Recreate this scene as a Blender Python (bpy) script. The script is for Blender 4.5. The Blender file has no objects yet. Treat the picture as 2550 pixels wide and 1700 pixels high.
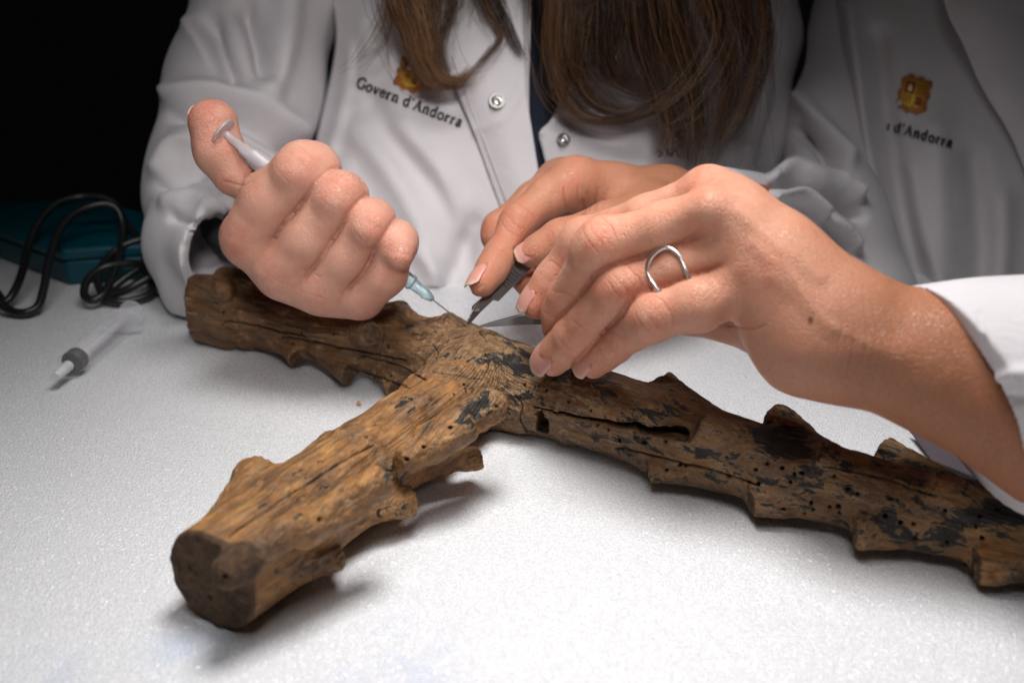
import bpy, bmesh, math, random
import numpy as np
from mathutils import Vector
rng = np.random.default_rng(7)
random.seed(7)
SC = bpy.context.scene
COL = SC.collection
R = math.radians

# ------------------------------------------------------------------ camera
PITCH = 22.5
CAM_H = 0.20
FOC = 35.0 / 36.0 * 2550.0            # focal length in photograph pixels
cam = bpy.data.cameras.new('camera'); camo = bpy.data.objects.new('camera', cam); COL.objects.link(camo)
camo.location = (0, 0, CAM_H); camo.rotation_euler = (R(90 - PITCH), 0, 0)
cam.lens = 35.0; cam.sensor_width = 36.0; cam.clip_start = 0.01; cam.clip_end = 20.0
cam.dof.use_dof = True; cam.dof.focus_distance = 0.405; cam.dof.aperture_fstop = 8.6
SC.camera = camo
# ------------------------------------------------------------------ world and lamps
w = bpy.data.worlds.new('World'); SC.world = w; w.use_nodes = True
w.node_tree.nodes['Background'].inputs[0].default_value = (0.9, 0.95, 1.0, 1)
w.node_tree.nodes['Background'].inputs[1].default_value = 0.0012
SC.view_settings.view_transform = 'Standard'; SC.view_settings.look = 'None'
SC.view_settings.exposure = 0.0; SC.view_settings.gamma = 1.0
def lamp(name, loc, target, size, power, col, spread=180):
    l = bpy.data.lights.new(name, 'AREA'); l.shape = 'DISK'; l.size = size; l.energy = power; l.color = col
    l.spread = R(spread)
    o = bpy.data.objects.new(name, l); COL.objects.link(o); o.location = loc
    o.rotation_euler = (Vector(target) - Vector(loc)).to_track_quat('-Z', 'Y').to_euler()
    return o
lamp('table_lamp', (0.015, 0.325, 0.47), (0.035, 0.25, 0.0), 0.18, 0.93, (1.0, 0.98, 0.972), 106)
lamp('front_fill', (-0.05, -0.02, 0.85), (-0.06, 0.21, 0.0), 0.40, 0.38, (1.0, 0.99, 0.99), 70)  # added fill light, softens the shadows on the near foam
lamp('chest_fill', (0.05, -0.12, 0.47), (-0.055, 0.55, 0.09), 0.12, 0.125, (1.0, 0.965, 0.96), 31)  # added narrow fill that brightens the left coat front
SC.cycles.use_denoising = True
SC.cycles.max_bounces = 12; SC.cycles.transmission_bounces = 12

# ------------------------------------------------------------------ coordinates
cp, sp = math.cos(R(PITCH)), math.sin(R(PITCH))
FWD = np.array([0, cp, -sp]); UP = np.array([0, sp, cp]); RT = np.array([1.0, 0, 0]); CAM = np.array([0, 0, CAM_H])
def P(u, v, d):
    "world point seen at photograph pixel (u, v) at depth d along the view"
    u = np.asarray(u, float); v = np.asarray(v, float); d = np.asarray(d, float)
    x = (u - 1275) / FOC; y = (v - 850) / FOC
    return CAM + d[..., None] * (FWD + x[..., None] * RT - y[..., None] * UP)
def T(u, v, z=0.0):
    "world point seen at pixel (u, v) at height z"
    x = (u - 1275) / FOC; y = (v - 850) / FOC
    d = (CAM_H - z) / (sp + y * cp)
    return CAM + d * (FWD + x * RT - y * UP)
def proj(p):
    q = p - CAM; d = q @ FWD
    return 1275 + FOC * (q @ RT) / d, 850 - FOC * (q @ UP) / d, d
def px(r, d): return r * d / FOC
def camvec(v):
    v = np.asarray(v, float); r = v[0] * RT + v[1] * UP - v[2] * FWD
    return r / np.linalg.norm(r)
def nrm(a): return a / (np.linalg.norm(a, axis=-1, keepdims=True) + 1e-12)

# ------------------------------------------------------------------ value noise
def noise3(p, scale, seed=0):
    q = p * scale + seed * 17.31; i = np.floor(q).astype(np.int64); f = q - i; f = f * f * (3 - 2 * f)
    def hsh(a, b, c):
        n = (a * 73856093) ^ (b * 19349663) ^ (c * 83492791) ^ (seed * 2654435)
        n = (n ^ (n >> 13)) * 1274126177
        return ((n & 0xffff) / 32767.5) - 1.0
    r = 0
    for dx in (0, 1):
        for dy in (0, 1):
            for dz in (0, 1):
                wgt = (f[:, 0] if dx else 1 - f[:, 0]) * (f[:, 1] if dy else 1 - f[:, 1]) * (f[:, 2] if dz else 1 - f[:, 2])
                r = r + wgt * hsh(i[:, 0] + dx, i[:, 1] + dy, i[:, 2] + dz)
    return r
def fbm(p, scale, seed=0, n=3):
    r = 0; a = 1.0
    for k in range(n): r = r + a * noise3(p, scale * 2 ** k, seed + k); a *= 0.5
    return r

# ------------------------------------------------------------------ signed distance fields
def smin(a, b, k):
    h = np.maximum(k - np.abs(a - b), 0) / k
    return np.minimum(a, b) - h * h * k * 0.25
class Field:
    def __init__(s, lo, hi, h):
        s.h = h; s.o = np.array(lo, float); s.n = np.ceil((np.array(hi) - s.o) / h).astype(int) + 1
        s.f = np.full(s.n, 0.05, np.float32)
        s.ax = [s.o[i] + h * np.arange(s.n[i]) for i in range(3)]
    def blank(s):
        g = Field.__new__(Field); g.h, g.o, g.n, g.ax = s.h, s.o, s.n, s.ax; g.f = np.full(s.n, 0.05, np.float32); return g
    def box(s, lo, hi):
        a = np.clip(np.floor((lo - s.o) / s.h).astype(int), 0, s.n - 1); b = np.clip(np.ceil((hi - s.o) / s.h).astype(int) + 1, 1, s.n)
        sl = tuple(slice(a[i], b[i]) for i in range(3))
        return sl, np.meshgrid(*[s.ax[i][sl[i]].astype(np.float32) for i in range(3)], indexing='ij', sparse=True)
    def add(s, fn, lo, hi, k=0.0, op='u'):
        m = max(k, 0.0) + 0.006
        sl, g = s.box(np.minimum(lo, hi) - m, np.maximum(lo, hi) + m)
        if 0 in s.f[sl].shape: return
        d = fn(*g)
        if op == 's': s.f[sl] = np.maximum(s.f[sl], -d)
        elif k > 0: s.f[sl] = smin(s.f[sl], d, k)
        else: s.f[sl] = np.minimum(s.f[sl], d)
    def cone(s, a, b, ra, rb, k=0.0, flat=None, op='u'):
        m = max(ra, rb) * 1.3
        s.add(cone_fn(a, b, ra, rb, flat), np.minimum(a, b) - m, np.maximum(a, b) + m, k, op)
    def sample(s, p):
        q = (p - s.o) / s.h; i = np.clip(np.floor(q).astype(int), 0, s.n - 2); t = q - i; r = 0
        for dx in (0, 1):
            for dy in (0, 1):
                for dz in (0, 1):
                    r = r + s.f[i[:, 0] + dx, i[:, 1] + dy, i[:, 2] + dz] * (t[:, 0] if dx else 1 - t[:, 0]) * (t[:, 1] if dy else 1 - t[:, 1]) * (t[:, 2] if dz else 1 - t[:, 2])
        return r
    def grad(s, p, e=None):
        e = e or s.h * 0.9; g = np.zeros_like(p)
        for i in range(3):
            d = np.zeros(3); d[i] = e
            g[:, i] = s.sample(p + d) - s.sample(p - d)
        return nrm(g)
    def mesh(s, sub=0, it=3):
        f = s.f; S = f < 0; n = s.n
        c = np.zeros(n - 1, np.int8)
        for dx in (0, 1):
            for dy in (0, 1):
                for dz in (0, 1): c += S[dx:n[0] - 1 + dx, dy:n[1] - 1 + dy, dz:n[2] - 1 + dz]
        I = np.argwhere((c > 0) & (c < 8)); idx = np.full(n - 1, -1, np.int64); idx[tuple(I.T)] = np.arange(len(I))
        acc = np.zeros((len(I), 3)); cnt = np.zeros(len(I))
        for a in range(3):
            o1, o2 = [x for x in range(3) if x != a]
            for i in (0, 1):
                for j in (0, 1):
                    p0 = I.copy(); p0[:, o1] += i; p0[:, o2] += j; p1 = p0.copy(); p1[:, a] += 1
                    f0 = f[tuple(p0.T)]; f1 = f[tuple(p1.T)]; m = (f0 < 0) != (f1 < 0)
                    t = np.where(m, f0 / np.where(m, f0 - f1, 1), 0); q = p0.astype(float); q[:, a] += t
                    acc[m] += q[m]; cnt[m] += 1
        V = acc / cnt[:, None] * s.h + s.o; Q = []
        for a in range(3):
            o1, o2 = [(1, 2), (2, 0), (0, 1)][a]
            s0 = [slice(None)] * 3; s1 = [slice(None)] * 3; s0[a] = slice(0, -1); s1[a] = slice(1, None)
            E = np.argwhere(S[tuple(s0)] != S[tuple(s1)])
            E = E[(E[:, o1] > 0) & (E[:, o2] > 0) & (E[:, o1] < n[o1] - 1) & (E[:, o2] < n[o2] - 1)]
            ins = S[tuple(E.T)]; q = []
            for (i, j) in ((-1, -1), (0, -1), (0, 0), (-1, 0)):
                c2 = E.copy(); c2[:, o1] += i; c2[:, o2] += j; q.append(idx[tuple(c2.T)])
            q = np.stack(q, 1); q[~ins] = q[~ins][:, ::-1]; Q.append(q)
        Q = np.concatenate(Q); Q = Q[(Q >= 0).all(1)]
        V = s.relax(V, Q, it)
        for _ in range(sub):
            V, Q = subdiv(V, Q); V = s.relax(V, Q, 1)
        return V, Q
    def relax(s, V, Q, it):
        e = np.concatenate([Q[:, [0, 1]], Q[:, [1, 2]], Q[:, [2, 3]], Q[:, [3, 0]]]); n = len(V)
        deg = np.bincount(e[:, 0], minlength=n) + np.bincount(e[:, 1], minlength=n)
        for _ in range(it):
            A = np.stack([np.bincount(e[:, 0], V[e[:, 1], k], n) + np.bincount(e[:, 1], V[e[:, 0], k], n) for k in range(3)], 1) / np.maximum(deg, 1)[:, None]
            V = np.where(deg[:, None] > 0, 0.5 * V + 0.5 * A, V)
            V = V - s.grad(V) * np.clip(s.sample(V), -s.h, s.h)[:, None]
        return V
def subdiv(V, Q):
    e = np.sort(np.concatenate([Q[:, [0, 1]], Q[:, [1, 2]], Q[:, [2, 3]], Q[:, [3, 0]]]), 1)
    key = e[:, 0] * len(V) + e[:, 1]; uq, inv = np.unique(key, return_inverse=True); a, b = uq // len(V), uq % len(V)
    n = len(V); m = len(Q); V2 = np.concatenate([V, (V[a] + V[b]) / 2, V[Q].mean(1)])
    inv = inv.reshape(4, m) + n; fc = n + len(uq) + np.arange(m)
    Q2 = np.concatenate([np.stack([Q[:, i], inv[i], fc, inv[i - 1]], 1) for i in range(4)])
    return V2, Q2
def cone_fn(a, b, ra, rb, flat=None):
    a = np.asarray(a, float); b = np.asarray(b, float); ax = b - a; L = max(np.linalg.norm(ax), 1e-6); u = ax / L
    def fn(X, Y, Z):
        x, y, z = X - a[0], Y - a[1], Z - a[2]
        if flat is not None:
            nv, sc = flat; t = (x * nv[0] + y * nv[1] + z * nv[2]) * (sc - 1); x, y, z = x + t * nv[0], y + t * nv[1], z + t * nv[2]
        s = x * u[0] + y * u[1] + z * u[2]
        rad = np.sqrt(np.maximum(x * x + y * y + z * z - s * s, 0))
        sl = (ra - rb) / L
        sl = min(max(sl, -0.95), 0.95); cz = math.sqrt(1 - sl * sl)
        t = np.clip((s - rad * sl / cz), 0, L) / L            # sheared projection keeps the flank tangent
        return np.sqrt((s - t * L) ** 2 + rad * rad) - (ra + (rb - ra) * t)
    return fn
def vnormals(V, Q):
    fn = np.cross(V[Q[:, 2]] - V[Q[:, 0]], V[Q[:, 3]] - V[Q[:, 1]]); n = len(V); o = np.zeros((n, 3))
    for i in range(4):
        for k in range(3): o[:, k] += np.bincount(Q[:, i], fn[:, k], n)
    return nrm(o)

# ------------------------------------------------------------------ object helpers
def make_mesh(name, V, F, mat=None, parent=None, smooth=True, attrs=None, normals=None):
    me = bpy.data.meshes.new(name); V = np.asarray(V, np.float32)
    if isinstance(F, np.ndarray):
        k = F.shape[1]; me.vertices.add(len(V)); me.vertices.foreach_set('co', V.ravel())
        me.loops.add(F.size); me.loops.foreach_set('vertex_index', F.ravel().astype(np.int32))
        me.polygons.add(len(F)); me.polygons.foreach_set('loop_start', np.arange(0, F.size, k, dtype=np.int32))
        me.update(calc_edges=True)
    else:
        me.from_pydata([tuple(map(float, q)) for q in V], [], F); me.update()
    me.polygons.foreach_set('use_smooth', np.full(len(me.polygons), smooth))
    for an, val in (attrs or {}).items():
        val = np.asarray(val, np.float32)
        if val.ndim == 1: at = me.attributes.new(an, 'FLOAT', 'POINT'); at.data.foreach_set('value', val)
        else: at = me.attributes.new(an, 'FLOAT_VECTOR', 'POINT'); at.data.foreach_set('vector', val.ravel())
    if normals is not None: me.normals_split_custom_set_from_vertices(np.asarray(normals, np.float32).tolist())
    if mat: me.materials.append(mat)
    o = bpy.data.objects.new(name, me); COL.objects.link(o)
    if parent: o.parent = parent
    return o
def thing(name, label, cat, group=None):
    o = bpy.data.objects.new(name, None); COL.objects.link(o); o['label'] = label; o['category'] = cat
    if group: o['group'] = group
    return o
def tag(o, label=None, cat=None, group=None, kind=None):
    for k, v in (('label', label), ('category', cat), ('group', group), ('kind', kind)):
        if v: o[k] = v
    return o
def lathe(prof, a, b, n=32, frame=None):
    "revolve (t along a->b in metres, radius) pairs; returns V, F"
    a = np.asarray(a, float); u = nrm(np.asarray(b, float) - a)
    e1 = nrm(np.cross(u, [0, 0, 1.0])) if frame is None else frame; e2 = np.cross(u, e1); V = []; F = []
    for (t, r) in prof:
        for i in range(n):
            th = 2 * math.pi * i / n; V.append(a + u * t + r * (math.cos(th) * e1 + math.sin(th) * e2))
    for k in range(len(prof) - 1):
        for i in range(n):
            j = (i + 1) % n; F.append((k * n + i, k * n + j, (k + 1) * n + j, (k + 1) * n + i))
    if prof[0][1] > 1e-6: F.append(tuple(range(n))[::-1])
    if prof[-1][1] > 1e-6: F.append(tuple((len(prof) - 1) * n + i for i in range(n)))
    return V, F
def fix_normals(o):
    bm = bmesh.new(); bm.from_mesh(o.data); bmesh.ops.recalc_face_normals(bm, faces=bm.faces); bm.to_mesh(o.data); bm.free()
def sharp(o, ang=40):
    o.data.set_sharp_from_angle(angle=R(ang))
def tube(name, pts, rad, mat, parent=None, n=12, smooth_steps=6):
    pts = catmull(np.asarray(pts, float), smooth_steps); V = []; F = []; m = len(pts)
    tg = nrm(np.gradient(pts, axis=0)); e = nrm(np.cross(tg[0], [0.1, 0.2, 1.0]))
    rr = np.interp(np.linspace(0, 1, m), np.linspace(0, 1, len(rad)), rad) if hasattr(rad, '__len__') else np.full(m, rad)
    for k in range(m):
        e = nrm(e - tg[k] * (e @ tg[k])); f = np.cross(tg[k], e)
        for i in range(n):
            th = 2 * math.pi * i / n; V.append(pts[k] + rr[k] * (math.cos(th) * e + math.sin(th) * f))
    for k in range(m - 1):
        for i in range(n):
            j = (i + 1) % n; F.append((k * n + i, k * n + j, (k + 1) * n + j, (k + 1) * n + i))
    F.append(tuple(range(n))[::-1]); F.append(tuple((m - 1) * n + i for i in range(n)))
    o = make_mesh(name, V, F, mat, parent); fix_normals(o); return o
def catmull(p, k):
    q = np.concatenate([[2 * p[0] - p[1]], p, [2 * p[-1] - p[-2]]]); out = []
    for i in range(len(p) - 1):
        a, b, c, d = q[i:i + 4]
        for t in np.arange(k) / k:
            out.append(0.5 * ((2 * b) + (c - a) * t + (2 * a - 5 * b + 4 * c - d) * t * t + (3 * b - a - 3 * c + d) * t ** 3))
    out.append(p[-1]); return np.array(out)

# ------------------------------------------------------------------ materials
class M:
    "small node-tree builder"
    def __init__(s, name):
        s.m = bpy.data.materials.new(name); s.m.use_nodes = True; s.t = s.m.node_tree; s.N = s.t.nodes; s.b = s.N['Principled BSDF']
    def n(s, typ, **kw):
        x = s.N.new('ShaderNode' + typ)
        for k, v in kw.items():
            if k in x.inputs: s.put(x.inputs[k], v)
            else: setattr(x, k, v)
        return x
    def put(s, sock, v):
        if isinstance(v, bpy.types.NodeSocket): s.t.links.new(v, sock)
        else:
            if hasattr(sock.default_value, '__len__') and len(sock.default_value) == 4 and len(v) == 3: v = (*v, 1)
            sock.default_value = v
    def set(s, **kw):
        for k, v in kw.items(): s.put(s.b.inputs[k.replace('_', ' ')], v)
        return s
    def coord(s, kind='Object'): return s.n('TexCoord').outputs[kind]
    def attr(s, name, vec=False): return s.n('Attribute', attribute_name=name).outputs['Vector' if vec else 'Fac']
    def mapping(s, v, scale): 
        x = s.n('Mapping'); s.put(x.inputs['Vector'], v); x.inputs['Scale'].default_value = scale; return x.outputs[0]
    def noise(s, v, scale, detail=4, rough=0.55, dist=0):
        x = s.n('TexNoise'); s.put(x.inputs['Vector'], v); x.inputs['Scale'].default_value = scale; x.inputs['Detail'].default_value = detail
        x.inputs['Roughness'].default_value = rough; x.inputs['Distortion'].default_value = dist; return x.outputs[0]
    def voro(s, v, scale, feature='F1'):
        x = s.n('TexVoronoi', feature=feature); s.put(x.inputs['Vector'], v); x.inputs['Scale'].default_value = scale; return x
    def ramp(s, fac, stops):
        x = s.n('ValToRGB'); s.put(x.inputs[0], fac); c = x.color_ramp
        while len(c.elements) < len(stops): c.elements.new(0.5)
        for e, (p, col) in zip(c.elements, stops): e.position = p; e.color = (*col, 1) if hasattr(col, '__len__') else (col, col, col, 1)
        return x.outputs[0]
    def mix(s, fac, a, b, mode='MIX'):
        x = s.n('MixRGB', blend_type=mode); s.put(x.inputs[0], fac); s.put(x.inputs[1], a); s.put(x.inputs[2], b); return x.outputs[0]
    def math(s, op, a, b=0.0, clamp=False):
        x = s.n('Math', operation=op, use_clamp=clamp); s.put(x.inputs[0], a); s.put(x.inputs[1], b); return x.outputs[0]
    def step(s, v, lo, hi):
        x = s.n('MapRange', interpolation_type='SMOOTHSTEP'); s.put(x.inputs[0], v); x.inputs[1].default_value = lo; x.inputs[2].default_value = hi; return x.outputs[0]
    def bump(s, h, strength=0.3, dist=0.001, prev=None):
        x = s.n('Bump'); s.put(x.inputs['Height'], h); x.inputs['Strength'].default_value = strength; x.inputs['Distance'].default_value = dist
        if prev is not None: s.put(x.inputs['Normal'], prev)
        s.put(s.b.inputs['Normal'], x.outputs[0]); return x.outputs[0]
def simple(name, col, rough=0.5, **kw):
    m = M(name); m.set(Base_Color=col, Roughness=rough, **kw); return m.m

def skin_mat(name, pale, red, tan):
    m = M(name); c = m.coord(); red_a = m.attr('red'); tan_a = m.attr('tan'); cr = m.attr('crease'); mole = m.attr('mole')
    base = m.mix(m.step(m.noise(c, 55, 4), 0.35, 0.7), pale, [a * 0.9 + b * 0.1 for a, b in zip(pale, red)])
    base = m.mix(m.step(m.noise(c, 95, 5, 0.7), 0.48, 0.72), base, [pale[0] * 0.96, pale[1] * 0.86, pale[2] * 0.82])
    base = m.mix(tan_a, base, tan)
    f = m.math('MULTIPLY', m.math('ADD', red_a, 0.16), m.step(m.noise(c, 150, 4, 0.65), 0.25, 0.72))
    base = m.mix(m.math('MULTIPLY', f, 0.85), base, red)
    fr = m.step(m.noise(c, 900, 2), 0.62, 0.8)                    # freckles
    base = m.mix(m.math('MULTIPLY', fr, 0.16), base, [x * 0.5 for x in red])
    base = m.mix(m.step(m.noise(m.mapping(c, (1, 1, 1)), 24, 2), 0.62, 0.8), base, [pale[0] * 0.82, pale[1] * 0.86, pale[2] * 1.0])
    base = m.mix(m.math('MULTIPLY', cr, 0.5, True), base, [red[0] * 0.62, red[1] * 0.5, red[2] * 0.5])
    base = m.mix(mole, base, (0.13, 0.045, 0.025))
    m.set(Base_Color=base, Roughness=m.ramp(m.noise(c, 300, 2), [(0.3, 0.36), (0.7, 0.50)]), Subsurface_Weight=0.18, Subsurface_Radius=(1.0, 0.35, 0.18), Subsurface_Scale=0.003, Specular_IOR_Level=0.42)
    v1 = m.voro(c, 1100, 'DISTANCE_TO_EDGE').outputs['Distance']; v2 = m.voro(m.mapping(c, (1, 1.7, 0.6)), 480, 'DISTANCE_TO_EDGE').outputs['Distance']
    h = m.math('ADD', m.step(v1, 0.0, 0.12), m.math('MULTIPLY', m.step(v2, 0.0, 0.1), 1.2))
    wr = m.math('MULTIPLY', tan_a, m.noise(m.mapping(c, (1, 0.22, 0.22)), 650, 3, 0.6))
    m.bump(wr, 0.35, 0.0006, m.bump(h, 0.55, 0.00022, m.bump(m.noise(c, 620, 3, 0.6), 0.3, 0.00035)))
    return m.m
SKIN_A = skin_mat('skin_pale', (0.63, 0.345, 0.25), (0.55, 0.17, 0.115), (0.6, 0.32, 0.23))
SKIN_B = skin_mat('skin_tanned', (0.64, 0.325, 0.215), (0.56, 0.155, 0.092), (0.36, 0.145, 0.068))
def nail_mat():
    m = M('nail'); t = m.attr('along'); c = m.coord()
    col = m.ramp(t, [(0.0, (0.66, 0.42, 0.36)), (0.12, (0.58, 0.27, 0.215)), (0.82, (0.58, 0.29, 0.24)), (0.90, (0.60, 0.42, 0.31)), (1.0, (0.62, 0.47, 0.34))])
    m.set(Base_Color=col, Roughness=0.32, Subsurface_Weight=0.2, Subsurface_Radius=(1, .4, .3), Subsurface_Scale=0.001)
    return m.m
NAIL = nail_mat()
def cloth_mat(name, col, scale=1.0, twill=True):
    m = M(name); c = m.coord()
    wv = m.n('TexWave', wave_type='BANDS', bands_direction='DIAGONAL'); m.put(wv.inputs['Vector'], c); wv.inputs['Scale'].default_value = 900 * scale; wv.inputs['Distortion'].default_value = 1.5
    base = m.mix(m.step(m.noise(c, 30, 4), 0.3, 0.7), col, [x * 0.95 for x in col])
    m.set(Base_Color=base, Roughness=0.75, Sheen_Weight=0.12, Specular_IOR_Level=0.25)
    m.bump(m.noise(c, 60, 6, 0.68, 0.8), 0.4, 0.0022, m.bump(wv.outputs[1], 0.3, 0.00025))
    return m.m
COAT = cloth_mat('white_cotton', (0.66, 0.63, 0.645))
DENIM = cloth_mat('navy_cloth', (0.012, 0.018, 0.034))
COAT_SHADED = cloth_mat('shaded_cotton', (0.10, 0.078, 0.092))  # coat cloth with the shade under the forearm put into its colour
THREAD = simple('black_thread', (0.018, 0.017, 0.018), 0.6)
STEEL = simple('brushed_steel', (0.24, 0.225, 0.215), 0.42, Metallic=1.0)
CHROME = simple('bright_steel', (0.40, 0.385, 0.37), 0.30, Metallic=1.0)
DARKSTEEL = simple('dull_steel', (0.20, 0.185, 0.175), 0.36, Metallic=1.0)
SILVER = simple('silver', (0.90, 0.88, 0.86), 0.30, Metallic=1.0)
BLACK_RUBBER = simple('black_rubber', (0.012, 0.012, 0.013), 0.35)

def wood_mat():
    m = M('old_wood'); g = m.attr('grain', True); paint = m.attr('paint'); gesso = m.attr('gesso'); warm = m.attr('warm'); cut = m.attr('cut'); crk = m.attr('crack')
    o = m.coord()
    st = m.mapping(g, (0.16, 1, 1))
    n1 = m.noise(st, 190, 6, 0.62, 0.6); n2 = m.noise(m.mapping(g, (0.06, 1, 1)), 620, 4, 0.6); n3 = m.noise(o, 60, 5, 0.6); n4 = m.noise(o, 420, 4, 0.65)
    brown = m.ramp(n1, [(0.28, (0.028, 0.012, 0.006)), (0.46, (0.082, 0.036, 0.016)), (0.60, (0.150, 0.072, 0.031)), (0.76, (0.27, 0.150, 0.070))])
    warmc = m.ramp(n1, [(0.28, (0.11, 0.042, 0.011)), (0.42, (0.35, 0.150, 0.038)), (0.58, (0.56, 0.265, 0.072)), (0.74, (0.66, 0.39, 0.145))])
    base = m.mix(m.math('MULTIPLY', warm, m.step(n3, 0.25, 0.65)), brown, warmc)
    base = m.mix(m.math('MULTIPLY', m.step(n2, 0.52, 0.66), 0.65), base, (0.026, 0.012, 0.006))
    sm = m.step(m.noise(m.mapping(g, (0.5, 1, 1)), 48, 4, 0.6, 0.5), 0.46, 0.62)
    base = m.mix(m.math('MULTIPLY', sm, 0.38), base, (0.06, 0.028, 0.012))
    lf = m.step(m.noise(m.mapping(g, (0.35, 1, 1)), 260, 5, 0.7), 0.57, 0.62)
    base = m.mix(m.math('MULTIPLY', lf, 0.6), base, (0.37, 0.24, 0.13))
    gy = m.step(m.noise(o, 95, 6, 0.65), 0.52, 0.66)             # grey weathered
    base = m.mix(m.math('MULTIPLY', gy, 0.45), base, (0.105, 0.075, 0.055))
    gf = m.math('MULTIPLY', gesso, m.step(m.noise(o, 150, 5, 0.65), 0.36, 0.52))
    gcol = m.ramp(n4, [(0.3, (0.085, 0.042, 0.020)), (0.5, (0.24, 0.132, 0.060)), (0.72, (0.43, 0.275, 0.145))])
    base = m.mix(gf, base, gcol)
    oc = m.step(m.noise(o, 230, 4, 0.6), 0.66, 0.74)             # small rust-orange chips
    base = m.mix(m.math('MULTIPLY', oc, 0.7), base, (0.36, 0.115, 0.025))
    pn = m.noise(m.mapping(g, (0.42, 1, 1)), 215, 8, 0.74, 0.5)
    pf = m.step(m.math('ADD', pn, m.math('MULTIPLY', m.math('SUBTRACT', paint, 0.5), 0.29)), 0.555, 0.592)
    pale = m.step(m.math('ADD', pn, m.math('MULTIPLY', m.math('SUBTRACT', paint, 0.5), 0.34)), 0.525, 0.56)
    base = m.mix(m.math('MULTIPLY', pale, 0.6), base, (0.34, 0.225, 0.125))      # flaked ground at the edge of the paint
    base = m.mix(pf, base, m.ramp(n4, [(0.3, (0.011, 0.008, 0.0065)), (0.75, (0.034, 0.027, 0.022))]))
    base = m.mix(m.math('MULTIPLY', cut, 0.9), base, m.ramp(n4, [(0.3, (0.026, 0.014, 0.008)), (0.7, (0.115, 0.066, 0.036))]))
    base = m.mix(crk, base, (0.008, 0.005, 0.003))
    ro = m.mix(pf, m.ramp(n3, [(0.35, 0.34), (0.65, 0.58)]), (0.42, 0.42, 0.42)); ro = m.mix(gf, ro, (0.8, 0.8, 0.8)); ro = m.mix(cut, ro, (0.85, 0.85, 0.85))
    m.set(Base_Color=base, Roughness=ro, Specular_IOR_Level=0.45)
    wv = m.n('TexWave', wave_type='BANDS', bands_direction='X'); m.put(wv.inputs['Vector'], g); wv.inputs['Scale'].default_value = 330
    wv2 = m.n('TexWave', wave_type='BANDS', bands_direction='Y'); m.put(wv2.inputs['Vector'], g); wv2.inputs['Scale'].default_value = 330
    wf = m.math('MULTIPLY', m.math('MULTIPLY', wv.outputs[1], wv2.outputs[1]), gf)
    b = m.bump(m.math('ADD', n1, m.math('MULTIPLY', n2, 0.6)), 0.85, 0.0017)
    b = m.bump(m.math('ADD', m.math('MULTIPLY', n4, 0.8), m.math('MULTIPLY', wf, 1.0)), 0.7, 0.0009, b)
    m.bump(m.math('SUBTRACT', pf, m.math('MULTIPLY', crk, 1.5)), 0.5, 0.0004, b)
    return m.m
WOOD = wood_mat()

def foam_mat():
    m = M('white_foam'); c = m.coord()
    v = m.voro(c, 1000); v2 = m.voro(c, 2200); n = m.noise(c, 200, 4, 0.6); big = m.noise(c, 18, 3)
    base = m.mix(m.step(v.outputs['Distance'], 0.0, 0.6), (0.74, 0.745, 0.765), (0.85, 0.855, 0.875))
    base = m.mix(m.math('MULTIPLY', m.step(big, 0.35, 0.7), 0.25), base, (0.77, 0.775, 0.795))
    # faint blue rubbed stains and a faint pink pencil line on the near part of the sheet
    for (p, r, k) in ((T(990, 1650), 0.030, 0.30), (T(470, 1600), 0.020, 0.34), (T(90, 1690), 0.02, 0.35)):
        vm = m.n('VectorMath', operation='DISTANCE'); m.put(vm.inputs[0], c); vm.inputs[1].default_value = tuple(p)
        f = m.math('MULTIPLY', m.math('SUBTRACT', 1.0, m.step(vm.outputs['Value'], 0.0, r)), m.step(m.noise(c, 60, 4), 0.38, 0.62))
        base = m.mix(m.math('MULTIPLY', f, k), base, (0.42, 0.56, 0.84))
    spark = m.step(m.n('TexWhiteNoise').outputs[0], 0.9, 1.0)
    m.set(Base_Color=base, Roughness=m.ramp(m.noise(c, 1300, 1), [(0.40, 0.16), (0.6, 0.5)]), Specular_IOR_Level=0.75, Subsurface_Weight=0.25, Subsurface_Radius=(1, 1, 1), Subsurface_Scale=0.002)
    sv = m.n('VectorMath', operation='SUBTRACT'); m.put(sv.inputs[0], m.voro(c, 2000).outputs['Color']); sv.inputs[1].default_value = (.5, .5, .5)
    sc = m.n('VectorMath', operation='SCALE'); m.put(sc.inputs[0], sv.outputs[0]); sc.inputs['Scale'].default_value = 1.1
    ad = m.n('VectorMath', operation='ADD'); m.put(ad.inputs[0], m.n('NewGeometry').outputs['Normal']); m.put(ad.inputs[1], sc.outputs[0])
    nn = m.n('VectorMath', operation='NORMALIZE'); m.put(nn.inputs[0], ad.outputs[0])
    m.set(Coat_Weight=0.45, Coat_Roughness=0.14); m.put(m.b.inputs['Coat Normal'], nn.outputs[0])
    b = m.bump(m.math('ADD', m.math('MULTIPLY', v.outputs['Distance'], 0.9), m.math('MULTIPLY', v2.outputs['Distance'], 0.6)), 0.68, 0.0007)
    m.bump(n, 0.15, 0.001, b)
    return m.m
FOAM = foam_mat()
def clear_plastic(name, col, rough=0.25, trans=0.85):
    m = M(name); m.set(Base_Color=col, Roughness=rough, Transmission_Weight=trans, IOR=1.45); return m.m
CLEAR = simple('clear_plastic', (0.82, 0.82, 0.85), 0.10, Alpha=0.15)
CLEAR2 = simple('milky_plastic', (0.75, 0.75, 0.78), 0.3, Alpha=0.4)
FROST = clear_plastic('frosted_plastic', (0.92, 0.90, 0.92), 0.35, 0.75)
HUB = clear_plastic('blue_plastic', (0.66, 0.88, 0.93), 0.22, 0.8)
TEAL = clear_plastic('teal_plastic', (0.0, 0.075, 0.105), 0.35, 0.2)
TAPE = clear_plastic('clear_tape', (0.92, 0.92, 0.94), 0.2, 0.8)
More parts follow.
